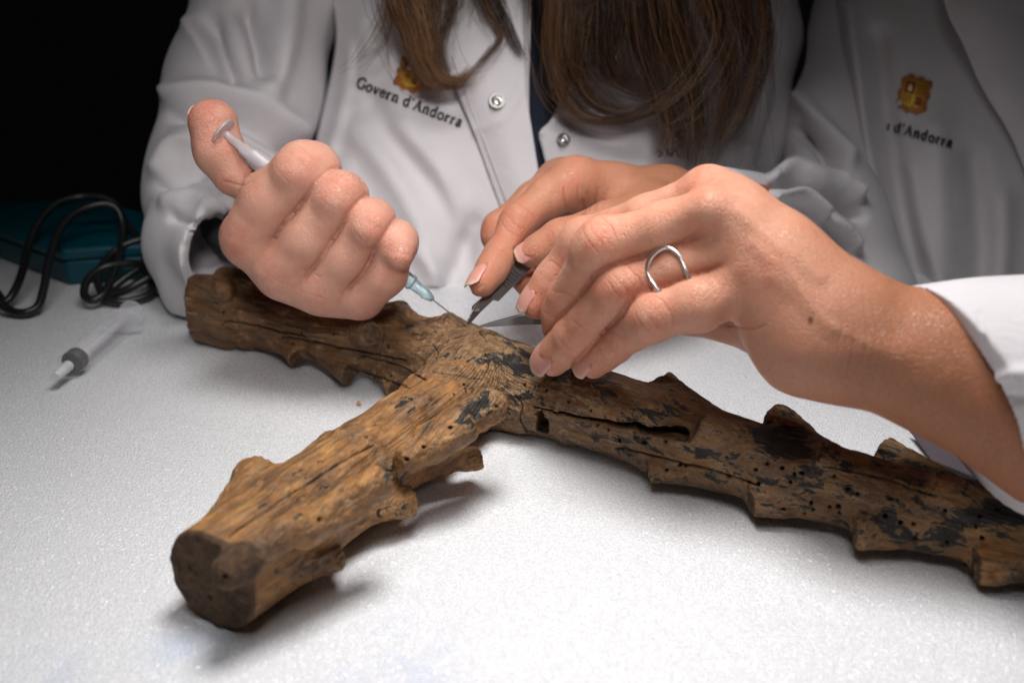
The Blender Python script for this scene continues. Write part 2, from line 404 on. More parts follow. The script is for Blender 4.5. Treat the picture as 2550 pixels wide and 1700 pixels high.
def hair_mat():
    m = M('brown_hair'); i = m.attr('strand')
    col = m.ramp(i, [(0.0, (0.010, 0.005, 0.003)), (0.45, (0.042, 0.019, 0.008)), (1.0, (0.22, 0.105, 0.042))])
    m.set(Base_Color=col, Roughness=0.38, Specular_IOR_Level=0.5); return m.m
HAIR = hair_mat()
#NEXT
# ================================================================== table and foam sheet
def slab(name, x0, x1, y0, y1, z0, z1, mat, parent=None, bev=0.0):
    V = [(x, y, z) for z in (z0, z1) for y in (y0, y1) for x in (x0, x1)]
    F = [(0, 2, 3, 1), (4, 5, 7, 6), (0, 1, 5, 4), (1, 3, 7, 5), (3, 2, 6, 7), (2, 0, 4, 6)]
    o = make_mesh(name, V, F, mat, parent, smooth=False)
    if bev:
        b = o.modifiers.new('bevel', 'BEVEL'); b.width = bev; b.segments = 3
    return o
TABLETOP = simple('dark_laminate', (0.06, 0.055, 0.06), 0.6)
tag(slab('table', -0.9, 0.9, -0.25, 0.74, -0.035, -0.0041, TABLETOP), kind='structure')
def foam_sheet():
    n = 60; xs = np.linspace(-0.85, 0.62, 100); ys = np.linspace(-0.2, 0.635, n)
    X, Y = np.meshgrid(xs, ys); p = np.stack([X.ravel(), Y.ravel(), np.zeros(X.size)], 1)
    # the back edge runs at a slant, the right edge stops under the forearm
    t = (p[:, 1] + 0.2) / 0.835
    p[:, 1] = -0.2 + t * (0.835 - 0.02 * np.sin(p[:, 0] * 5))
    p[:, 2] = 0.0005 * fbm(p, 16, 3, 2) - 0.0006
    V = np.concatenate([p, p - [0, 0, 0.003]]); m = len(xs); F = []; K = len(p)
    for j in range(n - 1):
        for i in range(m - 1):
            a = j * m + i; F.append((a, a + 1, a + m + 1, a + m)); F.append((K + a, K + a + m, K + a + m + 1, K + a + 1))
    rim = list(range(m)) + [j * m + m - 1 for j in range(1, n)] + [(n - 1) * m + i for i in range(m - 2, -1, -1)] + [j * m for j in range(n - 2, 0, -1)]
    for a, b in zip(rim, rim[1:] + rim[:1]): F.append((a, K + a, K + b, b))
    return make_mesh('foam_sheet', V, F, FOAM)
tag(foam_sheet(), 'thin white sparkling foam sheet spread over the whole table under the cross', 'foam sheet')

# ================================================================== wooden cross
class Arm:
    def __init__(s, nodes, seed): s.p = np.array([n[0] for n in nodes]); s.w = [n[1] for n in nodes]; s.hh = [n[2] for n in nodes]; s.seed = seed
    def segs(s):
        L = 0
        for i in range(len(s.p) - 1):
            yield i, s.p[i], s.p[i + 1], L; L += np.linalg.norm(s.p[i + 1] - s.p[i])
    def frame(s, i):
        u = nrm(s.p[i + 1] - s.p[i]); sd = nrm(np.cross(u, [0, 0, 1.0])); return u, sd, np.cross(sd, u)
    def add(s, F, k):
        for i, a, b, L0 in s.segs():
            u, sd, up = s.frame(i); L = np.linalg.norm(b - a); w0, w1, h0, h1 = s.w[i], s.w[i + 1], s.hh[i], s.hh[i + 1]; last = i == len(s.p) - 2
            def fn(X, Y, Z):
                x, y, z = X - a[0], Y - a[1], Z - a[2]
                t = x * u[0] + y * u[1] + z * u[2]; q = np.abs(x * sd[0] + y * sd[1] + z * sd[2]); r = np.abs(x * up[0] + y * up[1] + z * up[2])
                f = np.clip(t / L, 0, 1); W = w0 + (w1 - w0) * f; H = h0 + (h1 - h0) * f; rd = 0.90 * np.minimum(W, H)
                dq = np.maximum(q - W + rd, 0); dr = np.maximum(r - H + rd, 0)
                sec = np.sqrt(dq * dq + dr * dr) + np.minimum(np.maximum(q - W + rd, r - H + rd), 0) - rd
                e = np.maximum(-t, t - L)
                e = np.where(t > L / 2, t - L, -t)
                if last: return np.where(t > L / 2, smax(sec, e, 0.002), np.where(e > 0, np.sqrt(np.maximum(sec, 0) ** 2 + e * e), sec))
                return np.where(e > 0, np.sqrt(np.maximum(sec, 0) ** 2 + np.maximum(e, 0) ** 2), sec)
            m = max(w0, w1, h0, h1) * 1.5
            F.add(fn, np.minimum(a, b) - m, np.maximum(a, b) + m, k)
    def coords(s, V):
        "local (along, side, up), axis distance and direction for points V"
        best = np.full(len(V), 9.0); out = np.zeros((len(V), 3)); dr = np.zeros((len(V), 3))
        for i, a, b, L0 in s.segs():
            u, sd, up = s.frame(i); q = V - a; L = np.linalg.norm(b - a); t = np.clip(q @ u, 0, L); d = np.linalg.norm(q - t[:, None] * u, axis=1); m = d < best
            best[m] = d[m]; c = np.stack([q @ u + L0, q @ sd, q @ up], 1); out[m] = c[m]; dr[m] = u
        return out, best, dr
def smax(a, b, k): return -smin(-a, -b, k)
JP = T(1195, 925, 0.018)
stem = Arm([(JP, 0.0180, 0.0155), (T(1085, 1030, 0.0172), 0.0168, 0.0165), (T(880, 1180, 0.0160), 0.0172, 0.0158), (T(700, 1320, 0.0160), 0.0168, 0.0155), (T(522, 1447, 0.0166), 0.0168, 0.0160)], 1)
right = Arm([(JP, 0.0175, 0.0148), (T(1440, 1006, 0.0170), 0.0160, 0.0162), (T(1640, 1072, 0.0165), 0.0158, 0.0152), (T(1910, 1162, 0.0145), 0.0150, 0.0128), (T(2240, 1250, 0.0135), 0.0142, 0.0120), (T(2560, 1330, 0.0135), 0.0140, 0.0120), (T(2850, 1410, 0.0135), 0.0140, 0.0120)], 2)
left = Arm([(JP, 0.0180, 0.0148), (T(1010, 866, 0.0165), 0.0165, 0.0160), (T(830, 832, 0.0165), 0.0150, 0.0150), (T(640, 785, 0.0165), 0.0150, 0.0152), (T(505, 762, 0.0175), 0.0158, 0.0165)], 3)
ARMS = [stem, right, left]
def stub_list():
    S = []
    def st(arm, u, v, z, r, ln=0.022, lift=0.0): S.append((arm, T(u, v, z), r, ln, lift))
    # right arm: far silhouette, near top, near foot
    st(right, 1650, 955, 0.0265, .0062); st(right, 1925, 1036, 0.0235, .0062); st(right, 2195, 1112, 0.0220, .0060); st(right, 2478, 1184, 0.0220, .0064)
    st(right, 1740, 1058, 0.0300, .0062); st(right, 2038, 1135, 0.0275, .0058); st(right, 2322, 1210, 0.0262, .0058)
    st(right, 1612, 1178, 0.0075, .0050); st(right, 1868, 1258, 0.0080, .0055); st(right, 2130, 1330, 0.0080, .0055); st(right, 2432, 1412, 0.0075, .0058)
    # left arm
    st(left, 1010, 775, 0.033, .0062); st(left, 1120, 808, 0.034, .0056, 0.016); st(left, 740, 894, 0.0075, .0052); st(left, 872, 934, 0.0080, .0055); st(left, 610, 843, 0.0075, .0050)
    st(left, 985, 968, 0.006, .0045); st(left, 925, 832, 0.0345, .0050, 0.018)
    # stem
    st(stem, 640, 1172, 0.026, .0068, 0.026); st(stem, 1236, 1000, 0.0362, .0066, 0.028); st(stem, 952, 1190, 0.0368, .0058, 0.026); st(stem, 752, 1300, 0.0345, .0050)
    st(stem, 1165, 1060, 0.0340, .0050); st(stem, 1196, 1140, 0.0105, .0052, 0.016); st(stem, 1030, 1248, 0.0110, .0056, 0.016); st(stem, 846, 1384, 0.0105, .0054, 0.016)
    return S
def build_cross():
    root = thing('wooden_cross', 'old carved wooden cross with lopped branch stubs and flaking black paint lying on foam', 'cross')
    lo = np.array([-0.255, 0.185, -0.004]); hi = np.array([0.30, 0.60, 0.056])
    F = Field(lo, hi, 0.00092)
    for A in ARMS: A.add(F, 0.004)
    # swollen, cloth covered joint
    F.cone(JP + [0.002, -0.010, -0.001], JP + [-0.010, 0.014, -0.003], 0.0185, 0.0175, 0.010)
    F.cone(T(1290, 985, 0.014), T(1305, 1000, 0.014), 0.0135, 0.013, 0.006)
    stubs = []
    for (A, tip, r, ln, lift) in stub_list():
        co, d, dr = A.coords(tip[None]); u = dr[0]; seg = tip - (tip - JP); 
        # nearest axis point
        best = None
        for i, a, b, L0 in A.segs():
            uu = nrm(b - a); t = np.clip((tip - a) @ uu, 0, np.linalg.norm(b - a)); c = a + uu * t; dd = np.linalg.norm(tip - c)
            if best is None or dd < best[0]: best = (dd, c, uu)
        e = nrm(tip - best[1]); uu = best[2]
        st = tip + uu * ln - e * 0.0120; ax = nrm(tip - st); en = tip + ax * 0.004
        c0 = cone_fn(st, en, r * 1.05, r * 0.92)
        nz = nrm(ax * 0.9 - uu * 0.3)
        def fn(X, Y, Z, c0=c0, tip=tip, nz=nz):
            return smax(c0(X, Y, Z), (X - tip[0]) * nz[0] + (Y - tip[1]) * nz[1] + (Z - tip[2]) * nz[2], 0.0024)
        m = r * 1.4
        F.add(fn, np.minimum(st, en) - m, np.maximum(st, en) + m, 0.0060)
        stubs.append((A, fn, tip, nz, r))
    # nubs on the far end of the left arm
    for (u, v, z) in ((497, 712, 0.033), (512, 822, 0.006), (560, 694, 0.034)):
        q = T(u, v, z); F.cone(q, q + [0.014, -0.008, 0.0], 0.0062, 0.006, 0.004)
    # long split in the near side of the right arm, opening towards the stub
    def surf(u, v):
        d = np.arange(.30, .56, .0004); q = P(np.full(len(d), float(u)), np.full(len(d), float(v)), d); k = np.argmax(F.sample(q) < 0); return q[k]
    dn = camvec((0.10, 0.30, -1))
    for ln in ([(1330, 1014, .0009), (1400, 1029, .0010), (1470, 1044, .0011), (1540, 1056, .0012), (1600, 1066, .0016)], [(1600, 1067, .0015), (1660, 1078, .0019), (1706, 1085, .0022)], [(1348, 1030, .0016), (1350, 1070, .0024), (1352, 1104, .0026)]):
        q = [(surf(u, v), r) for u, v, r in ln]
        for (q0, r0), (q1, r1) in zip(q, q[1:]):
            for k in (-.002, 0, .002, .004, .006, .008, .010): F.cone(q0 + dn * k, q1 + dn * k, r0, r1, op='s')
    fl = T(0, 1000, 0.0004)[2]
    F.f = np.maximum(F.f, (fl - F.ax[2])[None, None, :].astype(np.float32))
    V, Q = F.mesh(1)
    # local wood coordinates and owner
    C = [A.coords(V) for A in ARMS]; own = np.argmin(np.stack([c[1] for c in C], 1), 1)
    g = np.zeros_like(V); 
    for k in range(3):
        m = own == k; g[m] = C[k][0][m] + [k * 1.3, k * 0.7, 0]
    N = vnormals(V, Q)
    gs = g * [0.22, 1, 1]
    dsp = 0.0011 * fbm(g * [0.45, 1, 1], 55, 1, 2) + 0.00065 * fbm(gs, 330, 4, 3) + 0.0006 * np.abs(fbm(g * [0.5, 1, 1], 120, 6, 2))
    Ls = sum(np.linalg.norm(b - a) for _, a, b, _ in stem.segs()); dsp = dsp * np.where(own == 0, 1 - 0.75 * np.clip((C[0][0][:, 0] - Ls + 0.02) / 0.018, 0, 1), 1)
    V = V + N * dsp[:, None]
    U, W, D = proj(V); face = ((CAM - V) * N).sum(1) > 0
    crack = np.zeros(len(V))
    lines = [([(570, 1335), (700, 1245), (850, 1150), (930, 1108)], 2.0, .0010),
             ([(700, 838), (800, 855), (880, 872), (950, 885), (1010, 897)], 1.6, .0014), ([(900, 885), (990, 910), (1060, 945)], 2, .0010), ([(860, 915), (950, 942), (1020, 965)], 2, .0010),
             ([(1075, 858), (1090, 880), (1072, 905)], 2, .0008), ([(1540, 1115), (1650, 1140), (1760, 1168), (1880, 1205)], 2.2, .0012), ([(1282, 985), (1300, 1010), (1295, 1045), (1312, 1075)], 2.2, .0010),
             ([(1080, 925), (1140, 935), (1200, 945)], 1.8, .0006), ([(2050, 1160), (2200, 1190), (2330, 1235)], 2, .0008), ([(1240, 826), (1300, 845), (1360, 868)], 3.5, .0020),
             ([(960, 832), (950, 860), (945, 885)], 1.5, .0006), ([(560, 800), (640, 812), (760, 838)], 2, .0010)]
    for ln, wd, dep in lines:
        ln = catmull(np.array(ln, float), 6); ln = ln + np.stack([np.zeros(len(ln)), np.random.default_rng(3).normal(0, 0.9, len(ln))], 1)
        q = pline(U, W, ln) / wd; f = np.exp(-q * q) * face; crack = np.maximum(crack, f * min(1, dep / .0011)); V = V - N * (f * dep)[:, None]
    holes = [(1356, 971), (1411, 1000), (1467, 1026), (1502, 1042), (1482, 1056), (1510, 1073), (1576, 1075), (1437, 1114), (1490, 1137), (1655, 1172), (1702, 1164), (1809, 1189), (1881, 1174), (1909, 1150),
             (1965, 1202), (2215, 1178), (1947, 1270), (2001, 1283), (2023, 1272), (2064, 1267), (2086, 1281), (2355, 1355), (2275, 1345), (1970, 1057), (2045, 1060), (2240, 1300), (2440, 1340),
             (872, 913), (884, 919), (871, 908), (930, 932), (907, 938), (931, 948), (952, 942), (970, 897), (960, 861), (745, 830), (711, 777), (763, 872), (1081, 822), (550, 777), (549, 813), (725, 851), (827, 830), (875, 802),
             (1008, 1140), (916, 1083), (1240, 1010), (1300, 960), (1336, 960), (1180, 842), (1210, 880), (1140, 848), (1060, 1110), (520, 1490), (560, 1440), (470, 1420), (1120, 1060), (800, 1290)]
    hr = np.random.default_rng(11)
    for (cu, cv, su, sv, n) in ((1560, 1110, 150, 40, 5), (1900, 1185, 220, 60, 8), (2150, 1250, 180, 60, 7), (2400, 1300, 150, 60, 5), (900, 915, 100, 40, 5), (1150, 980, 60, 60, 5)):
        holes += [(cu + hr.normal(0, su * .5), cv + hr.normal(0, sv * .5)) for _ in range(n)]
    for (hu, hv) in holes:
        k = np.where(face & (np.hypot(U - hu, W - hv) < 6))[0]
        if not len(k): continue
        c = V[k[np.argmin(D[k])]]; r = np.linalg.norm(V - c, axis=1); rr = hr.uniform(.00045, .0008); f = np.clip(1.25 - (r / rr) ** 4, 0, 1)
        V = V - N * (f * 0.0021)[:, None]; crack = np.maximum(crack, f)
    # surface history: flaked black paint, cloth-and-ground layer at the joint, warm bare wood on the stem
    def blob(u, v, ru, rv=None):
        rv = rv or ru; return np.clip(1 - np.hypot((U - u) / ru, (W - v) / rv), 0, 1)
    paint = np.where(own == 1, 0.58, np.where(own == 2, 0.34, 0.30)); 
    for (u, v, ru, rv, a) in ((1230, 893, 110, 22, .95), (1320, 922, 90, 18, .95), (1120, 890, 60, 16, .7), (1205, 1005, 50, 55, 1.1), (1160, 1035, 40, 50, .8), (2480, 1290, 130, 60, .9), (2330, 1330, 100, 40, .8), (2200, 1290, 90, 40, .6),
                         (1620, 1030, 90, 30, .9), (1960, 1100, 80, 50, .9), (1900, 1080, 70, 40, .7), (1575, 1095, 60, 20, .8), (985, 1180, 40, 50, .8), (1020, 1010, 50, 30, .7), (960, 1270, 110, 40, .5), (770, 1420, 90, 40, .4), (1990, 1130, 60, 25, .8), (1755, 1130, 60, 25, .5),
                         (1345, 855, 60, 20, 1.0), (2000, 1230, 70, 30, .4), (1400, 925, 90, 40, .5)):
        paint = paint + a * 0.74 * blob(u, v, ru, rv)
    gesso = np.clip(1.6 * blob(1210, 905, 230, 130) + 1.3 * blob(1270, 1000, 110, 130) + 0.9 * blob(1100, 850, 150, 70), 0, 1)
    gesso = np.maximum(gesso, np.where(own == 1, 0.22, np.where(own == 0, 0.30, 0.18)))
    warm = np.where(own == 0, 1.0, np.where(own == 1, 0.30 + 0.5 * np.clip((U - 1900) / 500, 0, 1), 0.22))
    # partition into stem, crossbar and each lopped stub
    part = np.where(own == 0, 0, 1); sd = np.full(len(V), 0.0012); cut = np.zeros(len(V))
    for j, (A, fn, tip, nz, r) in enumerate(stubs):
        near = np.where(np.linalg.norm(V - tip, axis=1) < 0.03)[0]
        d = fn(V[near, 0], V[near, 1], V[near, 2]) - dsp[near] * 0.8
        other = np.min(np.stack([C[k][1][near] for k in range(3)], 1), 1)
        ok = (d < 0.0009) & (other > 0.0125); m = near[ok & (d < sd[near])]; part[m] = 2 + j; sd[m] = d[ok & (d < sd[near])]
        fl = np.abs((V[near] - tip) @ nz + 0.0003) < 0.0011; al = (N[near] @ nz) > 0.75
        cut[near[fl & al & (np.linalg.norm(V[near] - tip, axis=1) < r * 1.5)]] = 1
    co = C[0][0]; L = sum(np.linalg.norm(b - a) for _, a, b, _ in stem.segs())
    cut = np.maximum(cut, (own == 0) * np.clip((co[:, 0] - L + 0.0022) / 0.001, 0, 1))
    V = V + N * (0.0004 * fbm(V, 260, 9, 2) * cut)[:, None]
    N = vnormals(V, Q)
    fp = np.median(part[Q], axis=1).astype(int)
    for pid in np.unique(fp):                                    # stray flecks go back to the beam they sit on
        if pid < 2: continue
        fi = np.where(fp == pid)[0]; ids, inv = np.unique(Q[fi], return_inverse=True); inv = inv.reshape(-1, 4); lab = np.arange(len(ids))
        while True:
            mn = lab[inv].min(1); new = lab.copy(); np.minimum.at(new, inv, mn[:, None].repeat(4, 1)); 
            if (new == lab).all(): break
            lab = new
        fl = lab[inv[:, 0]]; big = np.bincount(fl).argmax(); k = fl != big; fp[fi[k]] = np.where(own[Q[fi[k], 0]] == 0, 0, 1)
    at = dict(grain=g, paint=np.clip(paint, 0, 1.6), gesso=gesso, warm=warm, cut=cut, crack=np.clip(crack, 0, 1))
    for pid in np.unique(fp):
        q = Q[fp == pid]; ids, inv = np.unique(q, return_inverse=True); q = inv.reshape(q.shape)
        nm = 'stem' if pid == 0 else 'crossbar' if pid == 1 else 'branch_stub'
        make_mesh(nm, V[ids], q, WOOD, root, attrs={k: v[ids] for k, v in at.items()}, normals=N[ids])
    return F
def pline(U, W, ln):
    best = np.full(len(U), 1e9)
    for a, b in zip(ln[:-1], ln[1:]):
        d = b - a; L = d @ d + 1e-9; t = np.clip(((U - a[0]) * d[0] + (W - a[1]) * d[1]) / L, 0, 1)
        best = np.minimum(best, np.hypot(U - a[0] - t * d[0], W - a[1] - t * d[1]))
    return best
build_cross()

# ================================================================== hands
def nodes(l): return [(P(u, v, d), px(r, d)) for (u, v, d, r) in l]
def build_hand(fingers, palm, lo, hi, h=0.0010, k_palm=0.008, ridges=(), k_in=0.004, seam_w=0.0012, seam_d=0.0006):
    """fingers: node chains (u, v, depth, radius px) from knuckle to tip; palm: chains melted together.
    Adjacent fingers keep their creases, each one melts into the palm at its root."""
    F = Field(lo, hi, h); G = F.blank()
    for ch in palm:
        q = nodes(ch)
        for (a, ra), (b, rb) in zip(q, q[1:]): F.cone(a, b, ra, rb, 0.012)
    for ch in fingers:
        H = G.blank() if False else None
        q = nodes(ch)
        lo2 = np.min([a for a, _ in q], 0) - 0.03; hi2 = np.max([a for a, _ in q], 0) + 0.03
        sl, _ = F.box(lo2, hi2); sub = Field.__new__(Field); sub.h = h; sub.ax = [F.ax[i][sl[i]] for i in range(3)]; sub.o = np.array([x[0] for x in sub.ax]); sub.n = np.array([len(x) for x in sub.ax]); sub.f = np.full(sub.n, 0.05, np.float32)
        for (a, ra), (b, rb) in zip(q, q[1:]): sub.cone(a, b, ra, rb, k_in)
        G.f[sl] = smin(G.f[sl], sub.f, 0.0005)
    F.f = smin(F.f, G.f, k_palm); F.chains = [nodes(ch) for ch in fingers]
    for (a, b, k) in ridges:
        (pa, ra), (pb, rb) = nodes([a, b]); F.cone(pa, pb, ra, rb, k)
    V, Q = F.mesh(1)
    D = np.stack([np.min([cone_fn(a, b, ra, rb)(V[:, 0], V[:, 1], V[:, 2]) for (a, ra), (b, rb) in zip(q, q[1:])], 0) for q in F.chains], 1); D.sort(1)
    seam = np.exp(-((D[:, 1] - D[:, 0]) / seam_w) ** 2) * np.clip(1.4 - D[:, 0] / 0.0022, 0, 1)
    e = np.concatenate([Q[:, [0, 1]], Q[:, [1, 2]], Q[:, [2, 3]], Q[:, [3, 0]]])
    for _ in range(3):                                           # even the fold out along its length
        c = np.bincount(e[:, 0], minlength=len(V)) + np.bincount(e[:, 1], minlength=len(V))
        seam = 0.4 * seam + 0.6 * (np.bincount(e[:, 0], seam[e[:, 1]], len(V)) + np.bincount(e[:, 1], seam[e[:, 0]], len(V))) / np.maximum(c, 1)
    V = V - vnormals(V, Q) * (seam * seam_d)[:, None]; SEAM.append(seam)
    return V, Q
SEAM = []
def skin_detail(V, Q, joints, reds, creases=(), folds=(), tan=None, moles=(), nails=(), veins=()):
    """joints: (u, v, depth, (axis u, v), half width px, lines, amp) wrinkle sets; reds: (u, v, depth, radius px, amount)"""
    N = vnormals(V, Q); U, W, D = proj(V); face = ((CAM - V) * N).sum(1) > 0
    crease = np.zeros(len(V)); red = np.zeros(len(V)); mole = np.zeros(len(V))
    V = V + N * (0.00022 * fbm(V, 100, 5, 2))[:, None]; crease = np.maximum(crease, SEAM[-1] * 0.75)
    for (ju, jv, jd, axd, wd, n, amp) in joints:
        a = nrm(np.array(axd, float)); b = np.array([-a[1], a[0]]); s = (U - ju) * a[0] + (W - jv) * a[1]; l = (U - ju) * b[0] + (W - jv) * b[1]
        near = face & (np.abs(D - jd) < 0.035) & (np.abs(l) < wd * 1.4) & (np.abs(s) < wd * 1.6)
        wob = 2.6 * noise3(np.stack([U, W, D * 0], 1), 0.045, int(ju) % 97)
        env = np.exp(-(l / (wd * 0.8)) ** 4) * near
        for i in range(n):
            c = (i - (n - 1) / 2) / max(n - 1, 1) * 2
            bow = c * wd * 0.85 * np.sqrt(np.maximum(1 - 0.55 * (l / wd) ** 2, 0.15))     # nested ovals over the joint
            q = (s - bow + wob) / 2.3; f = np.exp(-q * q) * env * (0.55 + 0.45 * np.cos(i * 2.4))
            V = V - N * (f * amp)[:, None]; crease = np.maximum(crease, f * min(0.9, amp / .0003))
        dist = np.hypot(s, l) / wd
        V = V + N * (np.clip(1 - dist, 0, 1) * near * amp * 1.3)[:, None]
    for (ln, wd, dep, dd) in creases:
        ln = catmull(np.array(ln, float), 6); f = np.exp(-(pline(U, W, ln) / wd) ** 2) * face * (D < dd); V = V - N * (f * dep)[:, None]; crease = np.maximum(crease, f * min(1, dep / .0009))
    for (ln, wd, amp, dd) in folds:
        ln = catmull(np.array(ln, float), 6); f = np.exp(-(pline(U, W, ln) / wd) ** 2) * face * (D < dd); V = V + N * (f * amp)[:, None]
    for (u, v, d, r, a) in reds:
        f = np.exp(-(np.hypot(U - u, W - v) / r) ** 2) * (np.abs(D - d) < 0.04); red = np.maximum(red, f * a)
    for (u, v, r) in moles:
        mole = np.maximum(mole, np.clip(1.4 - np.hypot(U - u, (W - v) * 0.7) / r, 0, 1) * face)
    tn = tan(U, W) if tan else np.zeros(len(V))
    for (c, a, n, b, hw, hl) in nails:                           # the bed sinks a little so the fold stands round the nail
        q = V - c; s, l, h = q @ a, q @ b, q @ n
        f = np.clip(1.3 - np.maximum(np.abs(l) / hw, np.abs(s) / hl) ** 6, 0, 1) * (np.abs(h) < hw * 1.2) * ((N @ n) > 0)
        V = V - N * (f * 0.00055)[:, None]
    return V, dict(red=red, crease=crease, tan=tn, mole=mole)
def nail_frame(tip, prev, ncam, size=1.0, back=0.1):
    (pt, r), (pp, _) = nodes([tip, prev]); a = nrm(pt - pp); n = camvec(ncam); n = nrm(n - a * (n @ a)); b = np.cross(n, a)
    return pt + a * r * back, a, n, b, r * 0.80 * size, r * 0.95 * size, r
def make_nail(fr, parent):
    c, a, n, b, hw, hl, r = fr; V = []; F = []; al = []; NU, NV = 14, 16
    for j in range(NV + 1):
        t = j / NV; s = -hl + 2 * hl * t; wd = hw * (1 - 0.55 * max(0, (t - 0.72) / 0.28) ** 2.2) * (1 - 0.35 * max(0, (0.2 - t) / 0.2) ** 2)
        for i in range(NU + 1):
            x = (i / NU * 2 - 1); l = x * wd; rr = r * 0.98
            h = math.sqrt(max(rr * rr - (l * 0.95) ** 2, 0)) - 0.10 * r * (max(t - 0.3, 0) / 0.7) ** 2 * 2.2 - 0.04 * r
            V.append(c + a * s + b * l + n * h); al.append(t + 0.10 * (x * x))
    for j in range(NV):
        for i in range(NU):
            k = j * (NU + 1) + i; F.append((k, k + 1, k + NU + 2, k + NU + 1))
    o = make_mesh('fingernail', V, F, NAIL, parent, attrs=dict(along=np.clip(al, 0, 1)))
    s = o.modifiers.new('thick', 'SOLIDIFY'); s.thickness = 0.0006; s.offset = -1
    return o

# ---- the kneeling-in person on the left: closed right hand around a syringe
FA = [[(622, 590, .4390, 72), (674, 500, .4308, 74), (757, 424, .4215, 68), (779, 426, .4250, 67), (785, 445, .447, 58), (730, 500, .455, 52)],
      [(704, 676, .4385, 62), (768, 596, .4292, 63), (843, 495, .4205, 63), (854, 494, .4245, 61), (860, 510, .445, 54), (800, 570, .455, 50)],
      [(802, 720, .4380, 56), (862, 642, .4289, 54), (920, 556, .4205, 57), (927, 552, .4245, 54), (930, 575, .443, 47), (870, 640, .452, 45)],
      [(903, 738, .4380, 53), (962, 686, .4294, 48), (986, 604, .4225, 50), (988, 600, .4265, 47), (985, 625, .442, 42), (920, 690, .448, 38)]]
TA = [(735, 520, .462, 56), (650, 478, .456, 46), (582, 436, .453, 47), (545, 376, .450, 59), (530, 308, .449, 61)]
PA = [[(622, 596, .446, 58), (650, 590, .49, 70), (650, 570, .56, 62), (560, 520, .63, 75)], [(706, 672, .446, 54), (690, 620, .49, 66), (650, 570, .56, 62)], [(800, 712, .446, 52), (760, 640, .49, 66), (650, 575, .56, 60)],
      [(896, 730, .445, 49), (820, 650, .485, 62), (660, 585, .56, 60)], [(735, 520, .462, 56), (690, 560, .49, 66)], [(628, 594, .4435, 56), (712, 668, .4430, 55), (802, 708, .4425, 52), (893, 730, .4420, 49)]]
pa = thing('person', 'person on the left in a white lab coat injecting the cross with a syringe', 'person')
lo = np.array([-0.185, 0.36, 0.0]); hi = np.array([-0.035, 0.62, 0.17])
V, Q = build_hand(FA + [TA], PA, lo, hi, 0.00105, 0.0040, ridges=[((728, 424, .4160, 38), (748, 406, .4162, 36), 0.006), ((834, 492, .4142, 36), (850, 474, .4144, 34), 0.006), ((920, 574, .4138, 32), (930, 556, .4140, 30), 0.005), ((996, 640, .4160, 30), (1000, 622, .4162, 28), 0.005)])
nailA = nail_frame((530, 308, .450, 58), (545, 378, .451, 58), (-0.8, 0.1, -0.75), 0.9)
JA = [(736, 410, .40, (153, -165), 48, 4, .00012), (842, 478, .40, (90, -110), 46, 4, .00012), (925, 568, .40, (60, -90), 42, 4, .00012), (1000, 640, .41, (20, -90), 38, 4, .00012)]
RA = [(735, 405, .41, 60, .75), (842, 475, .41, 55, .75), (928, 568, .41, 52, .75), (1002, 640, .41, 50, .8), (570, 600, .43, 70, .75), (675, 700, .43, 60, .6), (780, 765, .43, 60, .4), (895, 775, .43, 50, .4), (520, 300, .45, 90, .95), (590, 450, .45, 60, .6)]
V, at = skin_detail(V, Q, JA, RA, creases=[([(560, 452), (600, 462), (630, 450)], 3, .0003, .48), ([(786, 684), (796, 690), (802, 688)], 3, .0003, .45), ([(700, 700), (760, 728), (830, 748)], 1.6, .00012, .45), ([(640, 668), (720, 712), (800, 742)], 1.6, .0001, .45)],
     nails=[nailA[:6]])
V1, Q1, at1 = V, Q, at
body_a = make_mesh('body', V, Q, SKIN_A, pa, attrs=at)
make_nail(nailA, body_a)

# ---- the person on the right: left hand in front (ring, tweezers), right hand behind (scalpel)
FB = [[(1880, 688, .338, 62), (1742, 756, .340, 65), (1634, 785, .346, 58), (1618, 796, .351, 56), (1530, 856, .375, 45), (1502, 876, .383, 44), (1476, 902, .388, 41)],
      [(1850, 600, .337, 62), (1690, 662, .347, 56), (1556, 708, .354, 56), (1538, 722, .357, 57), (1430, 832, .383, 49), (1405, 862, .391, 48), (1376, 890, .397, 46)],
      [(1808, 520, .340, 62), (1650, 568, .346, 56), (1505, 606, .355, 63), (1488, 622, .359, 62), (1420, 745, .385, 53), (1405, 780, .392, 52), (1397, 812, .397, 48)],
      [(1762, 478, .354, 56), (1610, 542, .368, 54), (1455, 592, .390, 48), (1440, 606, .392, 47), (1380, 694, .402, 46), (1336, 752, .406, 43)]]
TB = [(1900, 805, .362, 75), (1720, 782, .385, 48), (1520, 790, .402, 42), (1400, 792, .412, 40)]
PB = [[(1762, 480, .353, 58), (1930, 620, .338, 66), (2110, 782, .326, 92), (2340, 845, .318, 96), (2620, 930, .31, 110)], [(1808, 520, .341, 58), (1950, 640, .332, 68), (2110, 790, .322, 90)],
      [(1850, 598, .337, 60), (1960, 690, .330, 70), (2100, 820, .322, 92)], [(1880, 690, .339, 60), (1980, 790, .334, 84), (2080, 860, .326, 98)], [(1900, 740, .345, 78), (2005, 862, .342, 104), (2100, 868, .333, 100), (2330, 955, .325, 108), (2620, 1120, .31, 150)],
      [(1785, 492, .357, 48), (1832, 535, .346, 48), (1874, 608, .342, 50), (1900, 690, .343, 54)], [(1900, 805, .362, 75), (2060, 850, .345, 85)], [(2060, 850, .325, 95), (2340, 905, .315, 120), (2620, 1040, .305, 150)]]
pb = thing('person', 'person on the right in a lab coat holding a scalpel and tweezers over the joint', 'person')
lo = np.array([-0.008, 0.20, 0.002]); hi = np.array([0.20, 0.41, 0.152])
